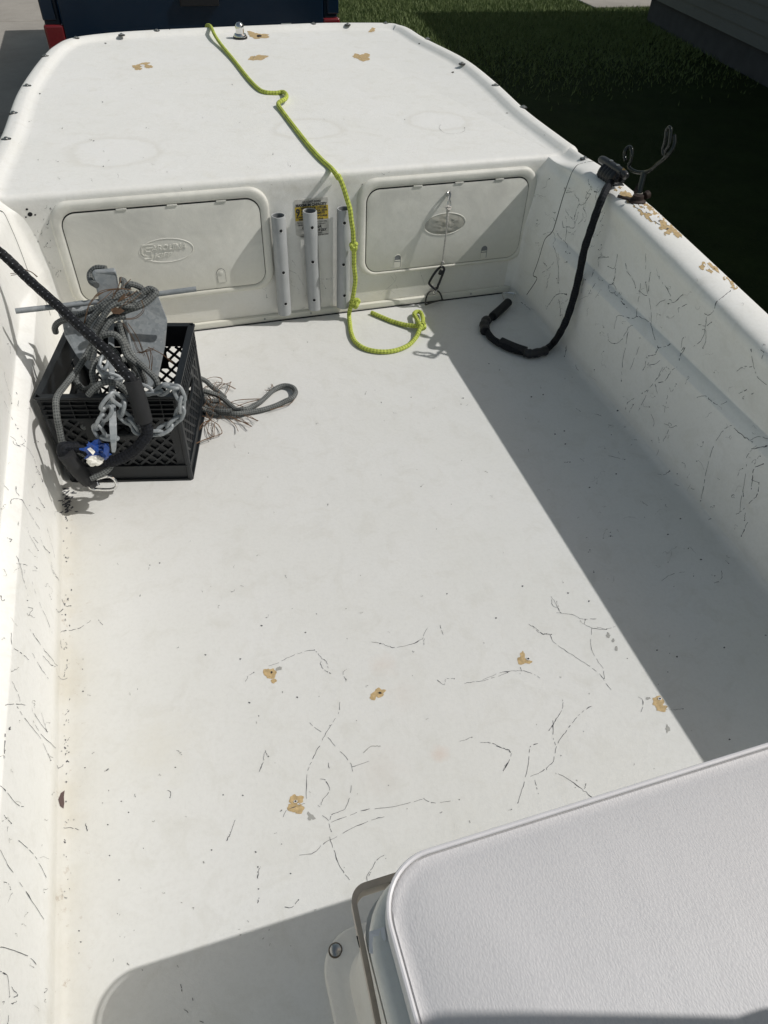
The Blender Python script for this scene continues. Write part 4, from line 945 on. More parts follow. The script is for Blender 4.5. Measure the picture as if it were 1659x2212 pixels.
# loop and tail beyond the knot
b.tube([on(*z5(x, y), 2, rf+h) for x, y, h in ((905, 940, .02), (885, 905, .012), (872, 880, .008), (885, 868, .006), (905, 870, .006), (916, 890, .010), (920, 915, .014), (915, 940, .022))], rf, 10, n=5)
b.tube([on(*z5(x, y), 2, rf+h) for x, y, h in ((910, 948, .018), (880, 945, .010), (830, 940, .003), (760, 922, 0), (700, 898, 0), (640, 872, 0))], rf, 10, n=5)
b.build('rope', m_ropeY, t)
def knot(cx, name, c, r, tilt, mat, parent, n=3, sc=1.0):
    b = MB(); P = []
    for k in range(26):
        a = 2*math.pi*k/26
        P.append(Vector(((math.sin(a)+2*math.sin(2*a)), (math.cos(a)-2*math.cos(2*a)), -math.sin(3*a)))*(r*.62*sc))
    rot = Matrix.Rotation(tilt[0], 3, 'X') @ Matrix.Rotation(tilt[1], 3, 'Y')
    b.tube([Vector(c)+rot @ p for p in P], r*.92, 9, closed=True, n=2); return b.build(name, mat, parent)
knot(0, 'knot', Q(543, 512, -.068), rf, (1.4, .3), m_ropeY, t, sc=.78); knot(0, 'knot', Q(550, 820, -.062), rf, (.9, -.4), m_ropeY, t, sc=1.0)
knot(0, 'knot', on(*z5(914, 942), 2, .022), rf, (.3, .4), m_ropeY, t, sc=1.0)

# ------------------------------------------------------------------ starboard dock line
t = thing('dock_line', (.7, -.3, 0), 'thick black bungee dock line hanging from the right gunwale cleat to the floor', 'rope')
cc = c0.lerp(c1, .55)
up = [on(1336, 378, 2, .512)+Vector((.0, .0, .0)), on(1320, 392, 2, .512), on(1304, 420, 0, .822), on(1289, 458, 0, .805), on(1275, 500, 0, .795), on(1262, 540, 0, .790), on(1252, 590, 0, .786), on(1240, 640, 0, .782), on(1226, 685, 0, .774), on(1212, 715, 0, .760), on(1196, 740, 2, .020), on(1176, 756, 2, .014), on(1145, 762, 2, .014), on(1115, 757, 2, .014), on(1085, 745, 2, .014), on(1060, 728, 2, .014), on(1050, 705, 2, .014), on(1060, 686, 2, .015), on(1080, 668, 2, .018), on(1098, 652, 2, .02)]
b = MB(); b.tube(up, lambda q: .0115*(1+.05*math.sin(q*160)), 12, n=6); b.build('braided_line', m_ropeK2, t)
b = MB(); b.tube([on(1136, 759, 2, .017), on(1112, 751, 2, .017), on(1082, 738, 2, .017)], .0155, 16, n=5); b.build('sleeve', m_foam, t)
b = MB(); b.tube([on(1064, 684, 2, .018), on(1082, 668, 2, .020), on(1098, 653, 2, .022)], .0155, 16, n=5); b.build('sleeve', m_foam, t)
b = MB(); b.tube([on(1133, 761, 2, .016), on(1150, 764, 2, .016), on(1180, 757, 2, .016)], lambda q: .0150+.0015*math.sin(q*22), 12); b.build('heat_shrink', m_blackp, t); b = MB(); b.tube([on(1048, 716, 2, .016), on(1046, 700, 2, .017), on(1052, 690, 2, .018)], lambda q: .0165+.0015*math.sin(q*18), 12); b.build('heat_shrink', m_blackp, t)
b = MB()     # turns round the cleat and the frayed bitter end
for k in range(5):
    f = .30+.10*k
    c = c0.lerp(c1, f); s = Vector((ax.y, -ax.x, 0))
    b.tube([c+s*.020+Vector((0, 0, -.016)), c+s*.004+Vector((0, 0, .002)), c-s*.022+Vector((0, 0, -.012)), c-s*.012+Vector((0, 0, -.030)), c+s*.012+Vector((0, 0, -.030))], .0095, 9, closed=True, n=4)
b.tube([on(1335, 378, 2, .520), on(1330, 384, 2, .515), on(1318, 394, 2, .508)], .013, 12); b.build('cleat_hitch', m_blackp, t)
b = MB(); b.tube([on(1331, 390, 2, .53), on(1338, 378, 2, .54), on(1347, 369, 2, .55)], .0062, 10); e = b.build('bitter_end', m_ropeK, t)
b = MB(); b.tube([on(1346, 370, 2, .549), on(1350, 366, 2, .554)], .0066, 10); b.build('melted_tip', simple('melted_tip', (.45, .30, .13), .6), e)
b = MB(); cb = [on(*z5(x, y), 2, h) for x, y, h in ((1372, 812, .02), (1355, 772, .016), (1372, 764, .018), (1412, 766, .02), (1422, 776, .02), (1402, 815, .022))]
b.tube(cb, .0035, 8, closed=True, n=4); b.build('carabiner', m_chrome, t)

# ------------------------------------------------------------------ wire rod holder clamped to the gunwale
t = thing('rod_holder', on(1378, 428, 2, .505), 'bare wire fork rod holder standing on the worn right gunwale', 'rod holder')
def GQ(x, y, X): p = zg(x, y); return on(p[0], p[1], 0, X)
base = on(*zg(785, 1010), 2, .512)
b = MB(); b.lathe([(.026, 0), (.024, .010), (.017, .014), (.015, .024)], (base.x, base.y, .500), (0, 0, 1), 20)
b.bar(base+Vector((-.03, -.006, .004)), base+Vector((-.055, .02, .006)), .008, .006); b.bar(base+Vector((0, .018, .012)), base+Vector((.014, .03, .028)), .010, .012); b.lathe([(.010, 0), (.012, .012), (.006, .016)], base+Vector((.022, 0, .008)), (1, .3, .2), 10)
b.build('clamp', m_rust, t)
X0 = base.x+.01
b = MB(); b.tube([GQ(790, 985, X0), GQ(805, 930, X0)], .0105, 14); b.build('ferrule', simple('ferrule', (.35, .33, .29), .5, .3), t)
m_wire = simple('coated_wire', (.035, .04, .04), .12, .6, var=.1)
b = MB(); b.tube([GQ(800, 950, X0), GQ(825, 840, X0+.004), GQ(865, 690, X0+.010)], .0085, 14); b.build('stem', m_wire, t)
b = MB(); b.tube([GQ(645, 555, X0-.01), GQ(632, 500, X0-.01), GQ(640, 430, X0-.01), GQ(685, 388, X0), GQ(712, 410, X0), GQ(715, 480, X0), GQ(700, 560, X0), GQ(680, 610, X0), GQ(700, 650, X0), GQ(770, 685, X0+.005), GQ(865, 690, X0+.01), GQ(940, 660, X0+.012), GQ(1010, 600, X0+.016), GQ(1080, 545, X0+.02), GQ(1140, 490, X0+.02), GQ(1190, 430, X0+.025), GQ(1222, 340, X0+.03), GQ(1220, 245, X0+.03)], .0052, 10, n=6)
b.tube([GQ(1095, 490, X0+.02), GQ(1085, 420, X0+.02), GQ(1105, 350, X0+.02), GQ(1122, 270, X0+.02), GQ(1130, 190, X0+.02), GQ(1160, 155, X0+.02), GQ(1180, 180, X0+.02), GQ(1175, 270, X0+.02), GQ(1160, 370, X0+.02), GQ(1125, 430, X0+.02), GQ(1110, 500, X0+.02)], .0045, 10, n=6)
b.build('wire_fork', m_wire, t)

# ------------------------------------------------------------------ milk crate
CC = Vector((-.592, -.566, 0)); CY = -R(13.2)
t = thing('milk_crate', CC, 'black plastic milk crate of anchor gear against the left wall', 'crate'); t.rotation_euler = (0, 0, CY)
CM = Matrix.Translation(CC) @ Matrix.Rotation(CY, 4, 'Z')
HW, CH = .163, .279
def side_panel(k):
    b = MB(); rot = CM @ Matrix.Rotation(k*math.pi/2, 4, 'Z')
    def pt(u, v, d=0): return rot @ Vector((u*(1-.03*(1-v/CH)), -(HW-.002)*(1-.03*(1-v/CH))+d, v))
    def slab(u0, u1, v0, v1, d0, d1):
        P = [pt(u0, v0, d0), pt(u1, v0, d0), pt(u1, v1, d0), pt(u0, v1, d0), pt(u0, v0, d1), pt(u1, v0, d1), pt(u1, v1, d1), pt(u0, v1, d1)]
        b.add(P, [(0, 1, 2, 3), (7, 6, 5, 4), (0, 4, 5, 1), (1, 5, 6, 2), (2, 6, 7, 3), (3, 7, 4, 0)])
    E = HW-.004
    slab(-E, E, .215, CH-.004, .003, .006)                      # top band web
    for v in (.212, .225, .239, .253, .266): slab(-E, E, v, v+.0028, -.004, .003)
    slab(-HW, HW, CH-.006, CH, -.007, .010)                     # rim
    n = 9
    for i in range(n+1):
        u = -E+2*E*i/n; slab(u-.001, u+.001, .212, CH-.005, -.0035, .003)
    slab(-E, E, .0, .052, .002, .006); slab(-E, E, 0, .006, -.004, .006); slab(-E, E, .050, .0545, -.004, .006)
    for s in (-1, 1): slab(s*(E-.014)-.014, s*(E-.014)+.014, .05, .215, .001, .006)
    # handle: plate with an oval opening
    hw, hh, vc = .078, .034, .176; N = 32; O = []; I = []
    for q in range(N):
        a = 2*math.pi*q/N; c, s_ = math.cos(a), math.sin(a)
        m = max(abs(c), abs(s_)); O.append((hw*c/m, vc+hh*s_/m))
        x = .056*math.copysign(abs(c)**.6, c); I.append((x, vc+.021*math.copysign(abs(s_)**.8, s_)))
    V = [pt(u, v, .001) for u, v in O]+[pt(u, v, .001) for u, v in I]+[pt(u, v, .005) for u, v in O]+[pt(u, v, .005) for u, v in I]
    b.add(V, [(q, (q+1) % N, N+(q+1) % N, N+q) for q in range(N)]+[(2*N+q, 3*N+q, 3*N+(q+1) % N, 2*N+(q+1) % N) for q in range(N)])
    b.tube([pt(u, v, .001) for u, v in I], .0042, 7, closed=True, raw=True)
    # diagonal lattice
    def clip(u, v): return not (abs(u) < hw-.002 and v > vc-hh+.003)
    st = .033
    for sgn in (-1, 1):
        for i in range(-16, 17):
            u0 = i*st; seg = []
            for q in range(41):
                v = .054+(.212-.054)*q/40; u = u0+sgn*(v-.054)
                ok = abs(u) < E-.014 and clip(u, v)
                if ok: seg.append((u, v))
                if (not ok or q == 40) and len(seg) > 2:
                    (ua, va), (ub, vb) = seg[0], seg[-1]; b.bar(pt(ua, va, .003), pt(ub, vb, .003), 0.0062, .0045, up=rot.to_3x3() @ Vector((0, 1, 0))); seg = []
                elif not ok: seg = []
    if k in (0, 3): slab(-E, E, .05, .145, .0065, .008); slab(-E, -.082, .145, .215, .0065, .008); slab(.082, E, .145, .215, .0065, .008)
    return b.build('side_panel', m_crate, t, smooth=30)
for k in range(4): side_panel(k)
for sx in (-1, 1):
    for sy in (-1, 1):
        b = MB(); P = [CM @ Vector((sx*(HW-.006)*(1 if v else .97), sy*(HW-.006)*(1 if v else .97), CH*v)) for v in (0, 1)]
        b.tube([P[0], P[1]], .0075, 8, raw=True); b.build('corner_post', m_crate, t)
b = MB()
for i in range(-7, 8):
    for sgn in (-1, 1):
        u = i*.04; L0 = HW-.012
        a0, a1 = max(-L0, -L0-u*1), min(L0, L0-u)
        b.bar(CM @ Vector((a0, sgn*(a0+u) if True else 0, .008)), CM @ Vector((a1, sgn*(a1+u), .008)), .0045, .005)
b.box(CM @ Vector((0, 0, .004)), (.30, .30, .003), CM.to_3x3()); b.build('bottom_grid', m_crate, t)

# ------------------------------------------------------------------ anchor
t = thing('anchor', A(780, 700, -.50), 'galvanised fluke anchor with a cross rod standing in the crate', 'anchor')
def plate(pts, th, name, mat=m_galv, bev=.0015):
    b = MB(); b.prism([A(*p) for p in pts], Vector((0, th, th*.3))); return b.build(name, mat, t, smooth=0, bevel=bev)
plate([(668, 238, -.50), (690, 222, -.50), (838, 209, -.50), (848, 250, -.505), (875, 400, -.515), (860, 470, -.52), (725, 480, -.52), (712, 400, -.515)], .010, 'crown', bev=.004)
b = MB(); b.tube([A(112, 507, -.53), A(700, 440, -.51), A(1425, 346, -.52)], .0066, 12, n=8); b.build('stock_rod', m_galv, t)
plate([(890, 430, -.445), (905, 405, -.44), (1148, 396, -.44), (1216, 577, -.465), (1200, 760, -.495), (1135, 1060, -.56), (1040, 1060, -.56), (980, 820, -.51), (895, 590, -.47)], .006, 'fluke')
plate([(400, 470, -.46), (600, 438, -.45), (720, 520, -.47), (720, 700, -.50), (690, 940, -.55), (640, 930, -.548), (560, 840, -.53), (470, 690, -.50), (456, 610, -.485)], .006, 'fluke')
b = MB(); P = []
sh = [(806, 560, -.520, 26), (808, 760, -.60, 27), (812, 1000, -.685, 28), (816, 1200, -.775, 30), (822, 1340, -.815, 34), (826, 1440, -.835, 30), (826, 1535, -.845, 18)]
sh = [(x, y, d-.012-.02*(y > 1100), w) for x, y, d, w in sh]; Lf = [A(x-w*.9, y, d) for x, y, d, w in sh]; Rf = [A(x+w*.5, y, d) for x, y, d, w in sh]
n = len(sh); th = Vector((.004, .007, .004)); V = Lf+Rf+[p+th for p in Lf]+[p+th for p in Rf]
F = []
for i in range(n-1): F += [(i, n+i, n+i+1, i+1), (2*n+i, 2*n+i+1, 3*n+i+1, 3*n+i), (i, i+1, 2*n+i+1, 2*n+i), (n+i, 3*n+i, 3*n+i+1, n+i+1)]
F += [(0, 2*n, 3*n, n), (n-1, 2*n-1, 4*n-1, 3*n-1)]
b.add(V, F); b.build('shank', m_galv, t, smooth=0, bevel=.001)
b = MB()
for x in (860, 900): b.tube([A(x, 560, -.53), A(x+60, 800, -.56), A(x+140, 1050, -.60)], .004, 8)
b.build('fluke_rib', m_galv, t)

# ------------------------------------------------------------------ chain
t = thing('anchor_chain', A(900, 1200, -.78), 'galvanised chain draped over the front rim of the black crate', 'chain')
def chain(path, pitch=.0275):
    C = catmull([A(*p) for p in path], 12); acc = [0]
    for i in range(1, len(C)): acc.append(acc[-1]+(C[i]-C[i-1]).length)
    n = int(acc[-1]/pitch); prev = None
    for k in range(n+1):
        s = k*pitch; i = max(j for j in range(len(acc)) if acc[j] <= s+1e-9); i = min(i, len(C)-2)
        f = (s-acc[i])/max(1e-9, acc[i+1]-acc[i]); c = C[i].lerp(C[i+1], f); d = (C[i+1]-C[i]).normalized()
        side = d.cross(Vector((0, -.75, .65))).normalized(); nn = side.cross(d)
        if k % 2: side = (side*.45+nn*.9).normalized()
        else: side = (side*.95-nn*.35).normalized()
        side = (side-d*side.dot(d)).normalized()
        hl, hw = .0205, .0098; P = []
        for q in range(16):
            a = 2*math.pi*q/16; x = hl*math.copysign(abs(math.cos(a))**.75, math.cos(a)); P.append(c+d*x+side*hw*math.sin(a))
        b = MB(); b.tube(P, .0046, 8, closed=True, raw=True); b.build('link', m_galv, t)
chain([(755, 880, -.68), (745, 940, -.70), (790, 985, -.72), (850, 1000, -.72), (890, 985, -.71)])
chain([(1045, 1075, -.74), (1100, 1095, -.75), (1170, 1085, -.765), (1225, 1050, -.775), (1290, 1085, -.79), (1320, 1180, -.80), (1290, 1280, -.80), (1220, 1345, -.805), (1130, 1390, -.81), (1050, 1385, -.81), (985, 1360, -.81), (935, 1300, -.81), (885, 1250, -.81), (890, 1190, -.81), (840, 1140, -.81), (775, 1170, -.815), (780, 1235, -.82), (735, 1300, -.82), (715, 1370, -.825), (760, 1420, -.83), (850, 1432, -.845)])

# ------------------------------------------------------------------ grey anchor rope
t = thing('anchor_rope', A(760, 600, -.55), 'grey braided anchor rope tangled round the anchor and spilling onto the floor', 'rope')
b = MB(); rg = .0074
strands = [
 [(770, 198, -.48), (700, 195, -.47), (655, 235, -.47), (660, 290, -.49), (700, 320, -.52)],
 [(870, 280, -.50), (900, 290, -.50), (900, 340, -.52), (880, 370, -.53)],
 [(925, 340, -.55), (945, 310, -.55), (1010, 330, -.54), (1060, 370, -.54), (1080, 345, -.54), (1110, 360, -.55), (1060, 430, -.56), (960, 480, -.57), (850, 510, -.575)],
 [(1110, 350, -.55), (1130, 380, -.56), (1040, 460, -.575), (930, 500, -.585), (830, 545, -.59), (745, 620, -.60), (700, 730, -.61), (650, 790, -.62), (600, 870, -.64), (545, 955, -.67), (470, 1050, -.71), (410, 1140, -.755), (412, 1260, -.79), (430, 1360, -.80), (452, 1470, -.81)],
 [(1080, 345, -.56), (1000, 390, -.565), (900, 370, -.57), (830, 400, -.575), (740, 460, -.58), (640, 510, -.575), (540, 550, -.56), (440, 580, -.54), (400, 620, -.53), (405, 660, -.52)],
 [(940, 360, -.58), (860, 400, -.585), (790, 440, -.59), (720, 500, -.595), (650, 580, -.60), (620, 640, -.60)],
 [(1010, 370, -.585), (960, 420, -.59), (880, 440, -.595), (800, 480, -.60), (740, 560, -.605), (690, 640, -.61)],
 [(990, 440, -.59), (960, 470, -.595), (900, 465, -.60), (860, 460, -.60)],
 [(910, 545, -.595), (830, 560, -.60), (770, 620, -.61), (730, 700, -.62), (710, 730, -.62)],
 [(860, 590, -.60), (890, 690, -.61), (930, 780, -.63), (975, 850, -.65), (1060, 930, -.68), (1130, 1000, -.71), (1150, 1060, -.72)],
 [(650, 780, -.61), (690, 720, -.615), (760, 680, -.62), (830, 675, -.625), (885, 730, -.635), (920, 830, -.65), (990, 890, -.66), (1040, 980, -.66), (1050, 1030, -.66)],
 [(780, 760, -.62), (840, 810, -.63), (870, 880, -.65), (900, 930, -.66)],
 [(760, 840, -.64), (700, 870, -.65), (670, 950, -.67), (690, 1050, -.69), (720, 1140, -.70), (750, 1230, -.70), (780, 1310, -.70)],
 [(640, 1115, -.74), (690, 1060, -.74), (760, 1025, -.74), (840, 1030, -.74), (900, 1070, -.745), (935, 1110, -.75)],
 [(560, 960, -.60), (550, 1010, -.61), (600, 1070, -.62), (660, 1060, -.63), (700, 980, -.64)],
 [(860, 880, -.62), (920, 850, -.60), (960, 900, -.58), (1000, 980, -.58)],
 [(650, 860, -.66), (665, 800, -.655), (700, 760, -.65)],
 [(660, 1720, -.84), (740, 1690, -.84), (800, 1640, -.835), (810, 1580, -.83)],
 [(470, 1470, -.80), (540, 1500, -.78), (640, 1550, -.76), (760, 1480, -.72)],
 [(600, 1340, -.70), (680, 1400, -.68), (760, 1450, -.66)]]
for s in strands: b.tube([A(*p) for p in s], rg, 10, n=6)
zt4 = Z(700, 1400, 550)
tails = [[(150, 250, .10), (240, 262, .07), (330, 300, .045), (400, 365, .03), (480, 430, .012), (560, 500, .008)],
 [(180, 400, .05), (260, 410, .04), (380, 440, .03), (480, 475, .02), (560, 530, .014), (640, 600, .010), (700, 645, .010), (780, 640, .018), (860, 620, .014), (980, 550, .010), (1060, 480, .010), (1150, 400, .010), (1260, 358, .010), (1360, 375, .012), (1400, 430, .014), (1370, 495, .012), (1280, 540, .010), (1150, 600, .009), (1000, 645, .009), (850, 672, .009), (700, 690, .016), (560, 690, .012), (440, 685, .010), (300, 640, .015), (200, 580, .03)],
 [(180, 460, .03), (280, 480, .02), (360, 560, .014), (440, 610, .010), (540, 625, .010)],
 [(200, 520, .02), (300, 590, .014), (380, 640, .010), (520, 660, .022), (640, 655, .024)],
 [(180, 560, .02), (280, 630, .01), (380, 680, .01), (480, 700, .01)], [(400, 545, .02), (490, 540, .02)]]
b2 = MB()
for s in tails: b2.tube([on(*zt4(x, y), 2, h) for x, y, h in s], rg*1.02, 10, n=6)
b.build('coil', m_ropeG, t); b2.build('loose_bight', m_ropeG, t)

# ------------------------------------------------------------------ pine needles
b = MB(); random.seed(21)
def needle(P, r=.0007): b.tube(P, r, 4, n=4)
N4 = [[(300, 390), (420, 330), (550, 330), (690, 395)], [(320, 370), (450, 350), (580, 335), (630, 315)], [(630, 315), (600, 400), (560, 470)], [(480, 410), (540, 350), (630, 320)], [(290, 300), (420, 255), (520, 280), (500, 350), (400, 380)], [(620, 560), (700, 530), (850, 515), (1000, 510)], [(700, 600), (850, 550), (1000, 515)], [(1100, 645), (1250, 600), (1360, 550), (1400, 490)], [(1030, 410), (1120, 410)], [(1105, 345), (1140, 390)], [(1125, 345), (1105, 385)],
 [(560, 710), (640, 780), (690, 840), (720, 900)], [(580, 700), (700, 760), (800, 800), (870, 845)], [(660, 700), (760, 770), (880, 840)], [(780, 705), (860, 740), (950, 780)], [(830, 700), (950, 775)], [(590, 720), (660, 740), (720, 780), (850, 800)],
 [(400, 760), (300, 800), (220, 920)], [(400, 760), (320, 820), (240, 900)], [(390, 750), (330, 820), (370, 920), (430, 965)], [(400, 770), (410, 860), (430, 965)], [(410, 770), (480, 830), (530, 910), (480, 950), (350, 990), (200, 1045)], [(430, 965), (330, 1000), (210, 1040)], [(440, 800), (430, 960)], [(395, 760), (420, 700), (440, 670)], [(395, 760), (350, 700), (330, 650)], [(380, 750), (320, 720), (260, 720)], [(500, 705), (510, 740)],
 [(340, 440), (450, 520), (520, 600)], [(300, 480), (430, 560), (560, 640)], [(560, 520), (650, 560), (780, 610)], [(360, 480), (420, 560), (400, 640)], [(260, 420), (340, 540), (420, 620)]]
for s in N4:
    needle([on(*zt4(x, y), 2, .004+random.uniform(0, .016)) for x, y in s]); needle([on(*zt4(x+random.uniform(-9, 9), y+random.uniform(-9, 9)), 2, .004+random.uniform(0, .012)) for x, y in s])
for k in range(40):
    x, y = random.gauss(400, 90), random.gauss(560, 110); a = random.uniform(0, 6.28); Ln = random.uniform(40, 130)
    needle([on(*zt4(x, y), 2, random.uniform(.004, .03)), on(*zt4(x+Ln/2*math.cos(a), y+Ln/2*math.sin(a)), 2, random.uniform(.01, .035)), on(*zt4(x+Ln*math.cos(a+.3), y+Ln*math.sin(a+.3)), 2, random.uniform(.004, .02))])
N3 = [[(615, 600), (640, 480), (720, 370), (900, 335)], [(610, 610), (660, 440), (800, 350), (960, 345)], [(690, 620), (800, 500), (900, 400)], [(700, 610), (790, 520), (910, 385)], [(720, 590), (830, 460), (960, 380)], [(880, 590), (950, 680), (1000, 790), (1030, 810)], [(1030, 810), (1080, 780), (1100, 850), (1095, 960)], [(1080, 770), (1170, 820), (1250, 880)], [(1000, 810), (1060, 800), (1120, 780)], [(1060, 790), (1090, 880), (1080, 960)], [(900, 560), (980, 560), (1040, 500), (1030, 430)], [(80, 240), (130, 235), (170, 205)], [(180, 200), (230, 230), (270, 260)], [(930, 600), (1000, 700), (1050, 830)]]
for s in N3:
    for q in range(2): needle([A(x+random.uniform(-8, 8), y+random.uniform(-8, 8), -.60 if x > 300 else -.40) for x, y in s], .0008)
for k in range(9):
    x, y = random.gauss(820, 45), random.gauss(450, 45); a = -.9+random.gauss(0, .25); Ln = random.uniform(60, 170)
    needle([A(x, y, -.61), A(x+Ln/2*math.cos(a), y+Ln/2*math.sin(a)*.9, -.615), A(x+Ln*math.cos(a), y+Ln*math.sin(a), -.61)], .0008)
tag(b.build('pine_needles', m_needle), 'dry brown pine needles caught in the grey rope beside the crate', 'pine needles', kind='stuff')
# brown leaf caught in the coil
b = MB(); lf = [A(*p, -.605) for p in ((800, 495), (835, 480), (875, 485), (905, 505), (870, 530), (820, 525))]; b.prism(lf, (0, -.002, .001)); tag(b.build('dead_leaf', simple('dead_leaf', (.22, .13, .08), .8), smooth=0), 'small brown dead leaf lying in the grey rope coil', 'leaf')

# ------------------------------------------------------------------ port dock line
t = thing('dock_line', (-.6, -.8, .1), 'thick black speckled dock line crossing from the left gunwale down over the crate', 'rope')
pl = [pc+Vector((.01, .0, .01)), on(-40, 520, 0, -.84), on(0, 545, 0, -.815), on(30, 572, 1, -.385), on(60, 602, 1, -.42), on(120, 656, 1, -.53), on(180, 712, 1, -.63), on(232, 760, 1, -.71), on(268, 803, 1, -.765), A(960, 1010, -.795), A(1010, 1160, -.812), A(1048, 1300, -.82)]
b = MB(); b.tube(pl, lambda q: .0118*(1+.04*math.sin(q*170)), 12, n=6)
b.build('braided_line', m_ropeK, t)
lp = [A(1040, 1290, -.82), A(1062, 1340, -.825), A(1070, 1400, -.83), A(1030, 1460, -.835), A(970, 1520, -.835), A(890, 1570, -.835), A(800, 1600, -.83), A(720, 1590, -.82), A(660, 1540, -.815), A(600, 1500, -.815), A(520, 1495, -.82), A(455, 1500, -.83), A(470, 1560, -.835)]
b = MB(); b.tube(lp, lambda q: .0135*(1+.03*math.sin(q*120)), 12, n=6); b.build('bungee', m_ropeK2, t)
b = MB(); b.tube([A(960, 1010, -.795), A(1010, 1160, -.812), A(1050, 1305, -.822)], .0185, 18, n=5); b.build('sleeve', m_foam, t)
b = MB(); b.tube([A(475, 1540, -.84), A(560, 1650, -.835), A(640, 1735, -.825)], .0185, 18, n=5); b.build('sleeve', m_foam, t)
b = MB(); b.tube([A(630, 1725, -.825), A(680, 1770, -.82)], lambda q: .014-.004*q, 12); b.build('heat_shrink', m_blackp, t)
b = MB(); b.tube([A(*p) for p in ((650, 1760, -.815), (655, 1790, -.82), (700, 1800, -.82), (800, 1802, -.83), (845, 1780, -.835), (835, 1735, -.83), (800, 1708, -.825), (760, 1710, -.82))], .0040, 9, n=6)
b.tube([A(670, 1735, -.815), A(720, 1722, -.818), A(785, 1706, -.825)], .0032, 8); b.tube([A(700, 1748, -.815), A(712, 1772, -.82)], .005, 8); b.build('carabiner', m_chrome, t)

# ------------------------------------------------------------------ torn wrapped block of foam
t = thing('foam_float', A(700, 1550, -.80), 'torn lump of white foam in blue plastic wrap hanging in front of the crate', 'foam')
def crumple(c, rad, sc, amp, name, mat, seed, sub=3, freq=60):
    bm = bmesh.new(); bmesh.ops.create_icosphere(bm, subdivisions=sub, radius=1); vs = [v.co.copy() for v in bm.verts]; fs = [tuple(v.index for v in f.verts) for f in bm.faces]; bm.free()
    b = MB(); V = []
    for v in vs:
        p = Vector((v.x*sc[0], v.y*sc[1], v.z*sc[2]))*rad; f = 1+amp*noise.noise(v*2.2+Vector((seed, 0, 0)))+amp*.5*noise.noise(v*5+Vector((0, seed, 0))); V.append(c+p*f)
    b.add(V, fs); return b.build(name, mat, t, smooth=25)
crumple(A(702, 1525, -.845), .022, (1.15, .6, 1.1), .75, 'wrapper', m_blue, 4)
crumple(A(690, 1592, -.862), .0175, (1, .7, .75), .35, 'foam', m_wfoam, 9)
b = MB(); b.prism([A(655, 1500, -.88), A(690, 1530, -.88), A(675, 1552, -.885), A(635, 1510, -.88)], (0, .002, 0)); b.prism([A(640, 1455, -.875), A(665, 1480, -.875), A(655, 1550, -.88), A(645, 1520, -.88)], (0, .002, 0), 1); b.prism([A(760, 1470, -.87), A(795, 1500, -.87), A(790, 1570, -.87), A(750, 1540, -.875)], (0, .002, 0), 1); b.build('torn_flap', [m_wfoam, m_blue], t, smooth=0)

# ------------------------------------------------------------------ seat with cushion
t = thing('cooler_seat', (.03, -2.12, 0), 'white box seat with a pale grey vinyl cushion in the near right corner', 'seat')
def rounded_box(name, x0, x1, y0, y1, levels, mat, parent, smooth=50, n=8):
    b = MB(); rings = []
    for z, ins, r in levels: rings.append([(px, py, z) for px, py in rrect(x0+ins, x1-ins, y0+ins, y1-ins, max(.004, r), n)])
    k = len(rings[0]); b.add([p for q in rings for p in q], [(a*k+c, a*k+(c+1) % k, (a+1)*k+(c+1) % k, (a+1)*k+c) for a in range(len(rings)-1) for c in range(k)]+[tuple((len(rings)-1)*k+c for c in range(k)), tuple(range(k))[::-1]])
    return b.build(name, mat, parent, smooth=smooth)
XR, YB = .40, -2.262
base_o = rounded_box('seat_base', -.402, XR+.05, YB, -1.903, [(0, 0, .06), (.010, 0, .06), (.014, .004, .058), (.016, .022, .05), (.022, .034, .05), (.05, .040, .05), (.30, .050, .05), (.33, .05, .05)], m_seatgel, t)
sc = Vector((-.377, -1.929, .0145)); b = MB(); b.lathe([(.0095, 0), (.009, .003), (.005, .0055), (.001, .006)], sc, (0, 0, 1), 18); b.build('screw', m_steel, base_o)
b = MB(); b.lathe([(.0115, 0), (.0110, .0008)], sc+Vector((0, 0, .0002)), (0, 0, 1), 18); b.build('washer', simple('stained_sealant', (.16, .13, .10), .8), base_o)
b = MB(); P = [(.42, -1.943), (-.33, -1.943), (-.349, -1.948), (-.357, -1.962), (-.360, -2.0), (-.374, -2.33)]
P = [(.42-.03*q, -1.943) for q in range(26)]+[(-.338-.018*math.sin(a), -1.943-.018*(1-math.cos(a))) for a in [math.pi/2*q/8 for q in range(9)]]+[(-.356-.0006*q, -1.961-.012*q) for q in range(1, 30)]
C = [Vector((x, y, .33)) for x, y in P]; V = []
for i, c in enumerate(C):
    d = (C[min(i+1, len(C)-1)]-C[max(i-1, 0)]).normalized(); s = Vector((d.y, -d.x, 0))*.0034
    V += [c+s+Vector((0, 0, .016)), c-s+Vector((0, 0, .010)), c-s-Vector((0, 0, .016)), c+s-Vector((0, 0, .010))]
F = [(i*4+q, i*4+(q+1) % 4, (i+1)*4+(q+1) % 4, (i+1)*4+q) for i in range(len(C)-1) for q in range(4)]
b.add(V, F); b.build('flat_bar_rail', m_beige, t, smooth=40)
b = MB()
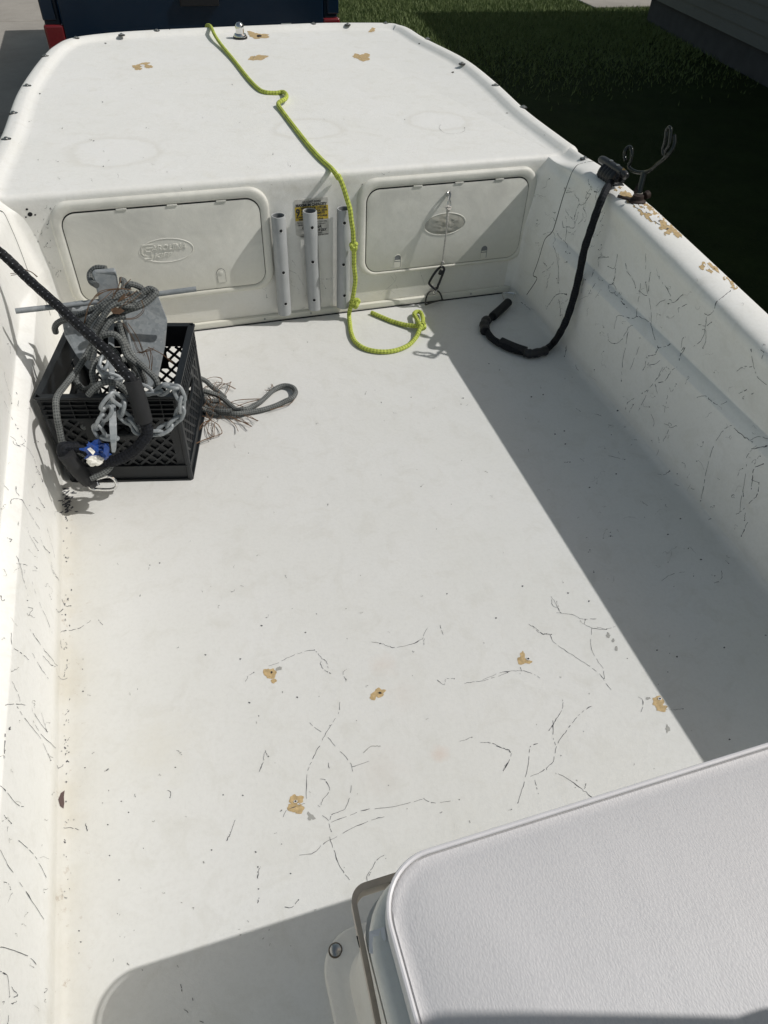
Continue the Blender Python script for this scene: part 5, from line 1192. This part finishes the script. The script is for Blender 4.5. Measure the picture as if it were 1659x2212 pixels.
for x, y in ((-.30, -1.9455), (-.3605, -1.998)):
    b = MB(); b.box((x, y, .335), (.012 if x > -.32 else .004, .004 if x > -.32 else .012, .003)); b.build('rail_slot', m_hole, t)
rounded_box('cushion_pan', -.356, XR, YB, -1.952, [(.335, .03, .05), (.345, .012, .07), (.362, .002, .078), (.385, 0, .08), (.40, .004, .078), (.405, .012, .07)], m_seatgel, t)
b = MB(); x0, x1, y0, y1 = -.334, XR-.03, YB, -1.961; rr_ = .062
lev = [(.398, .006), (.404, .0), (.43, -.002), (.455, .001), (.459, .005), (.4575, .009), (.460, .018), (.464, .035), (.468, .065), (.471, .10), (.472, .135)]
rings = []
for z, ins in lev: rings.append([(px, py, z) for px, py in rrect(x0+ins, x1-ins, y0+ins, y1-ins, max(.01, rr_-ins*.5), 10)])
k = len(rings[0]); b.add([p for q in rings for p in q], [(a*k+c, a*k+(c+1) % k, (a+1)*k+(c+1) % k, (a+1)*k+c) for a in range(len(rings)-1) for c in range(k)]+[tuple((len(rings)-1)*k+c for c in range(k))])
cu = b.build('cushion', m_vinyl, t, smooth=60)
b = MB(); b.tube([(px, py, .4605) for px, py in rrect(x0+.0, x1, y0, y1, rr_, 12)], .0029, 8, closed=True, raw=True); b.build('piping', m_pipe, cu)
b = MB(); p0 = on(823, 2062, 2, .40); b.prism([Vector((-.3345, -2.008, .404)), Vector((-.3365, -2.020, .404)), Vector((-.350, -2.030, .392)), Vector((-.357, -2.024, .389)), Vector((-.352, -2.006, .396))], (0, 0, .003)); b.build('snap_tab', m_pipe, cu, smooth=0)

# ------------------------------------------------------------------ unseen console and screen, added to throw shade on the cushion
t = thing('shade_console', (.03, -2.6, 0), 'unseen white console added behind the seat to shade the cushion', 'console')
rounded_box('shade_console_body', .03, .41, -2.95, -2.275, [(0, 0, .04), (.88, .01, .04), (.94, .02, .05), (.95, .03, .05)], m_seatgel, t)
b = MB(); b.prism([Vector((.05, -2.30, .94)), Vector((.40, -2.30, .94)), Vector((.40, -2.279, 1.26)), Vector((.05, -2.279, 1.26))], (0, -.005, 0)); b.build('shade_screen', m_glassd, t, smooth=0)
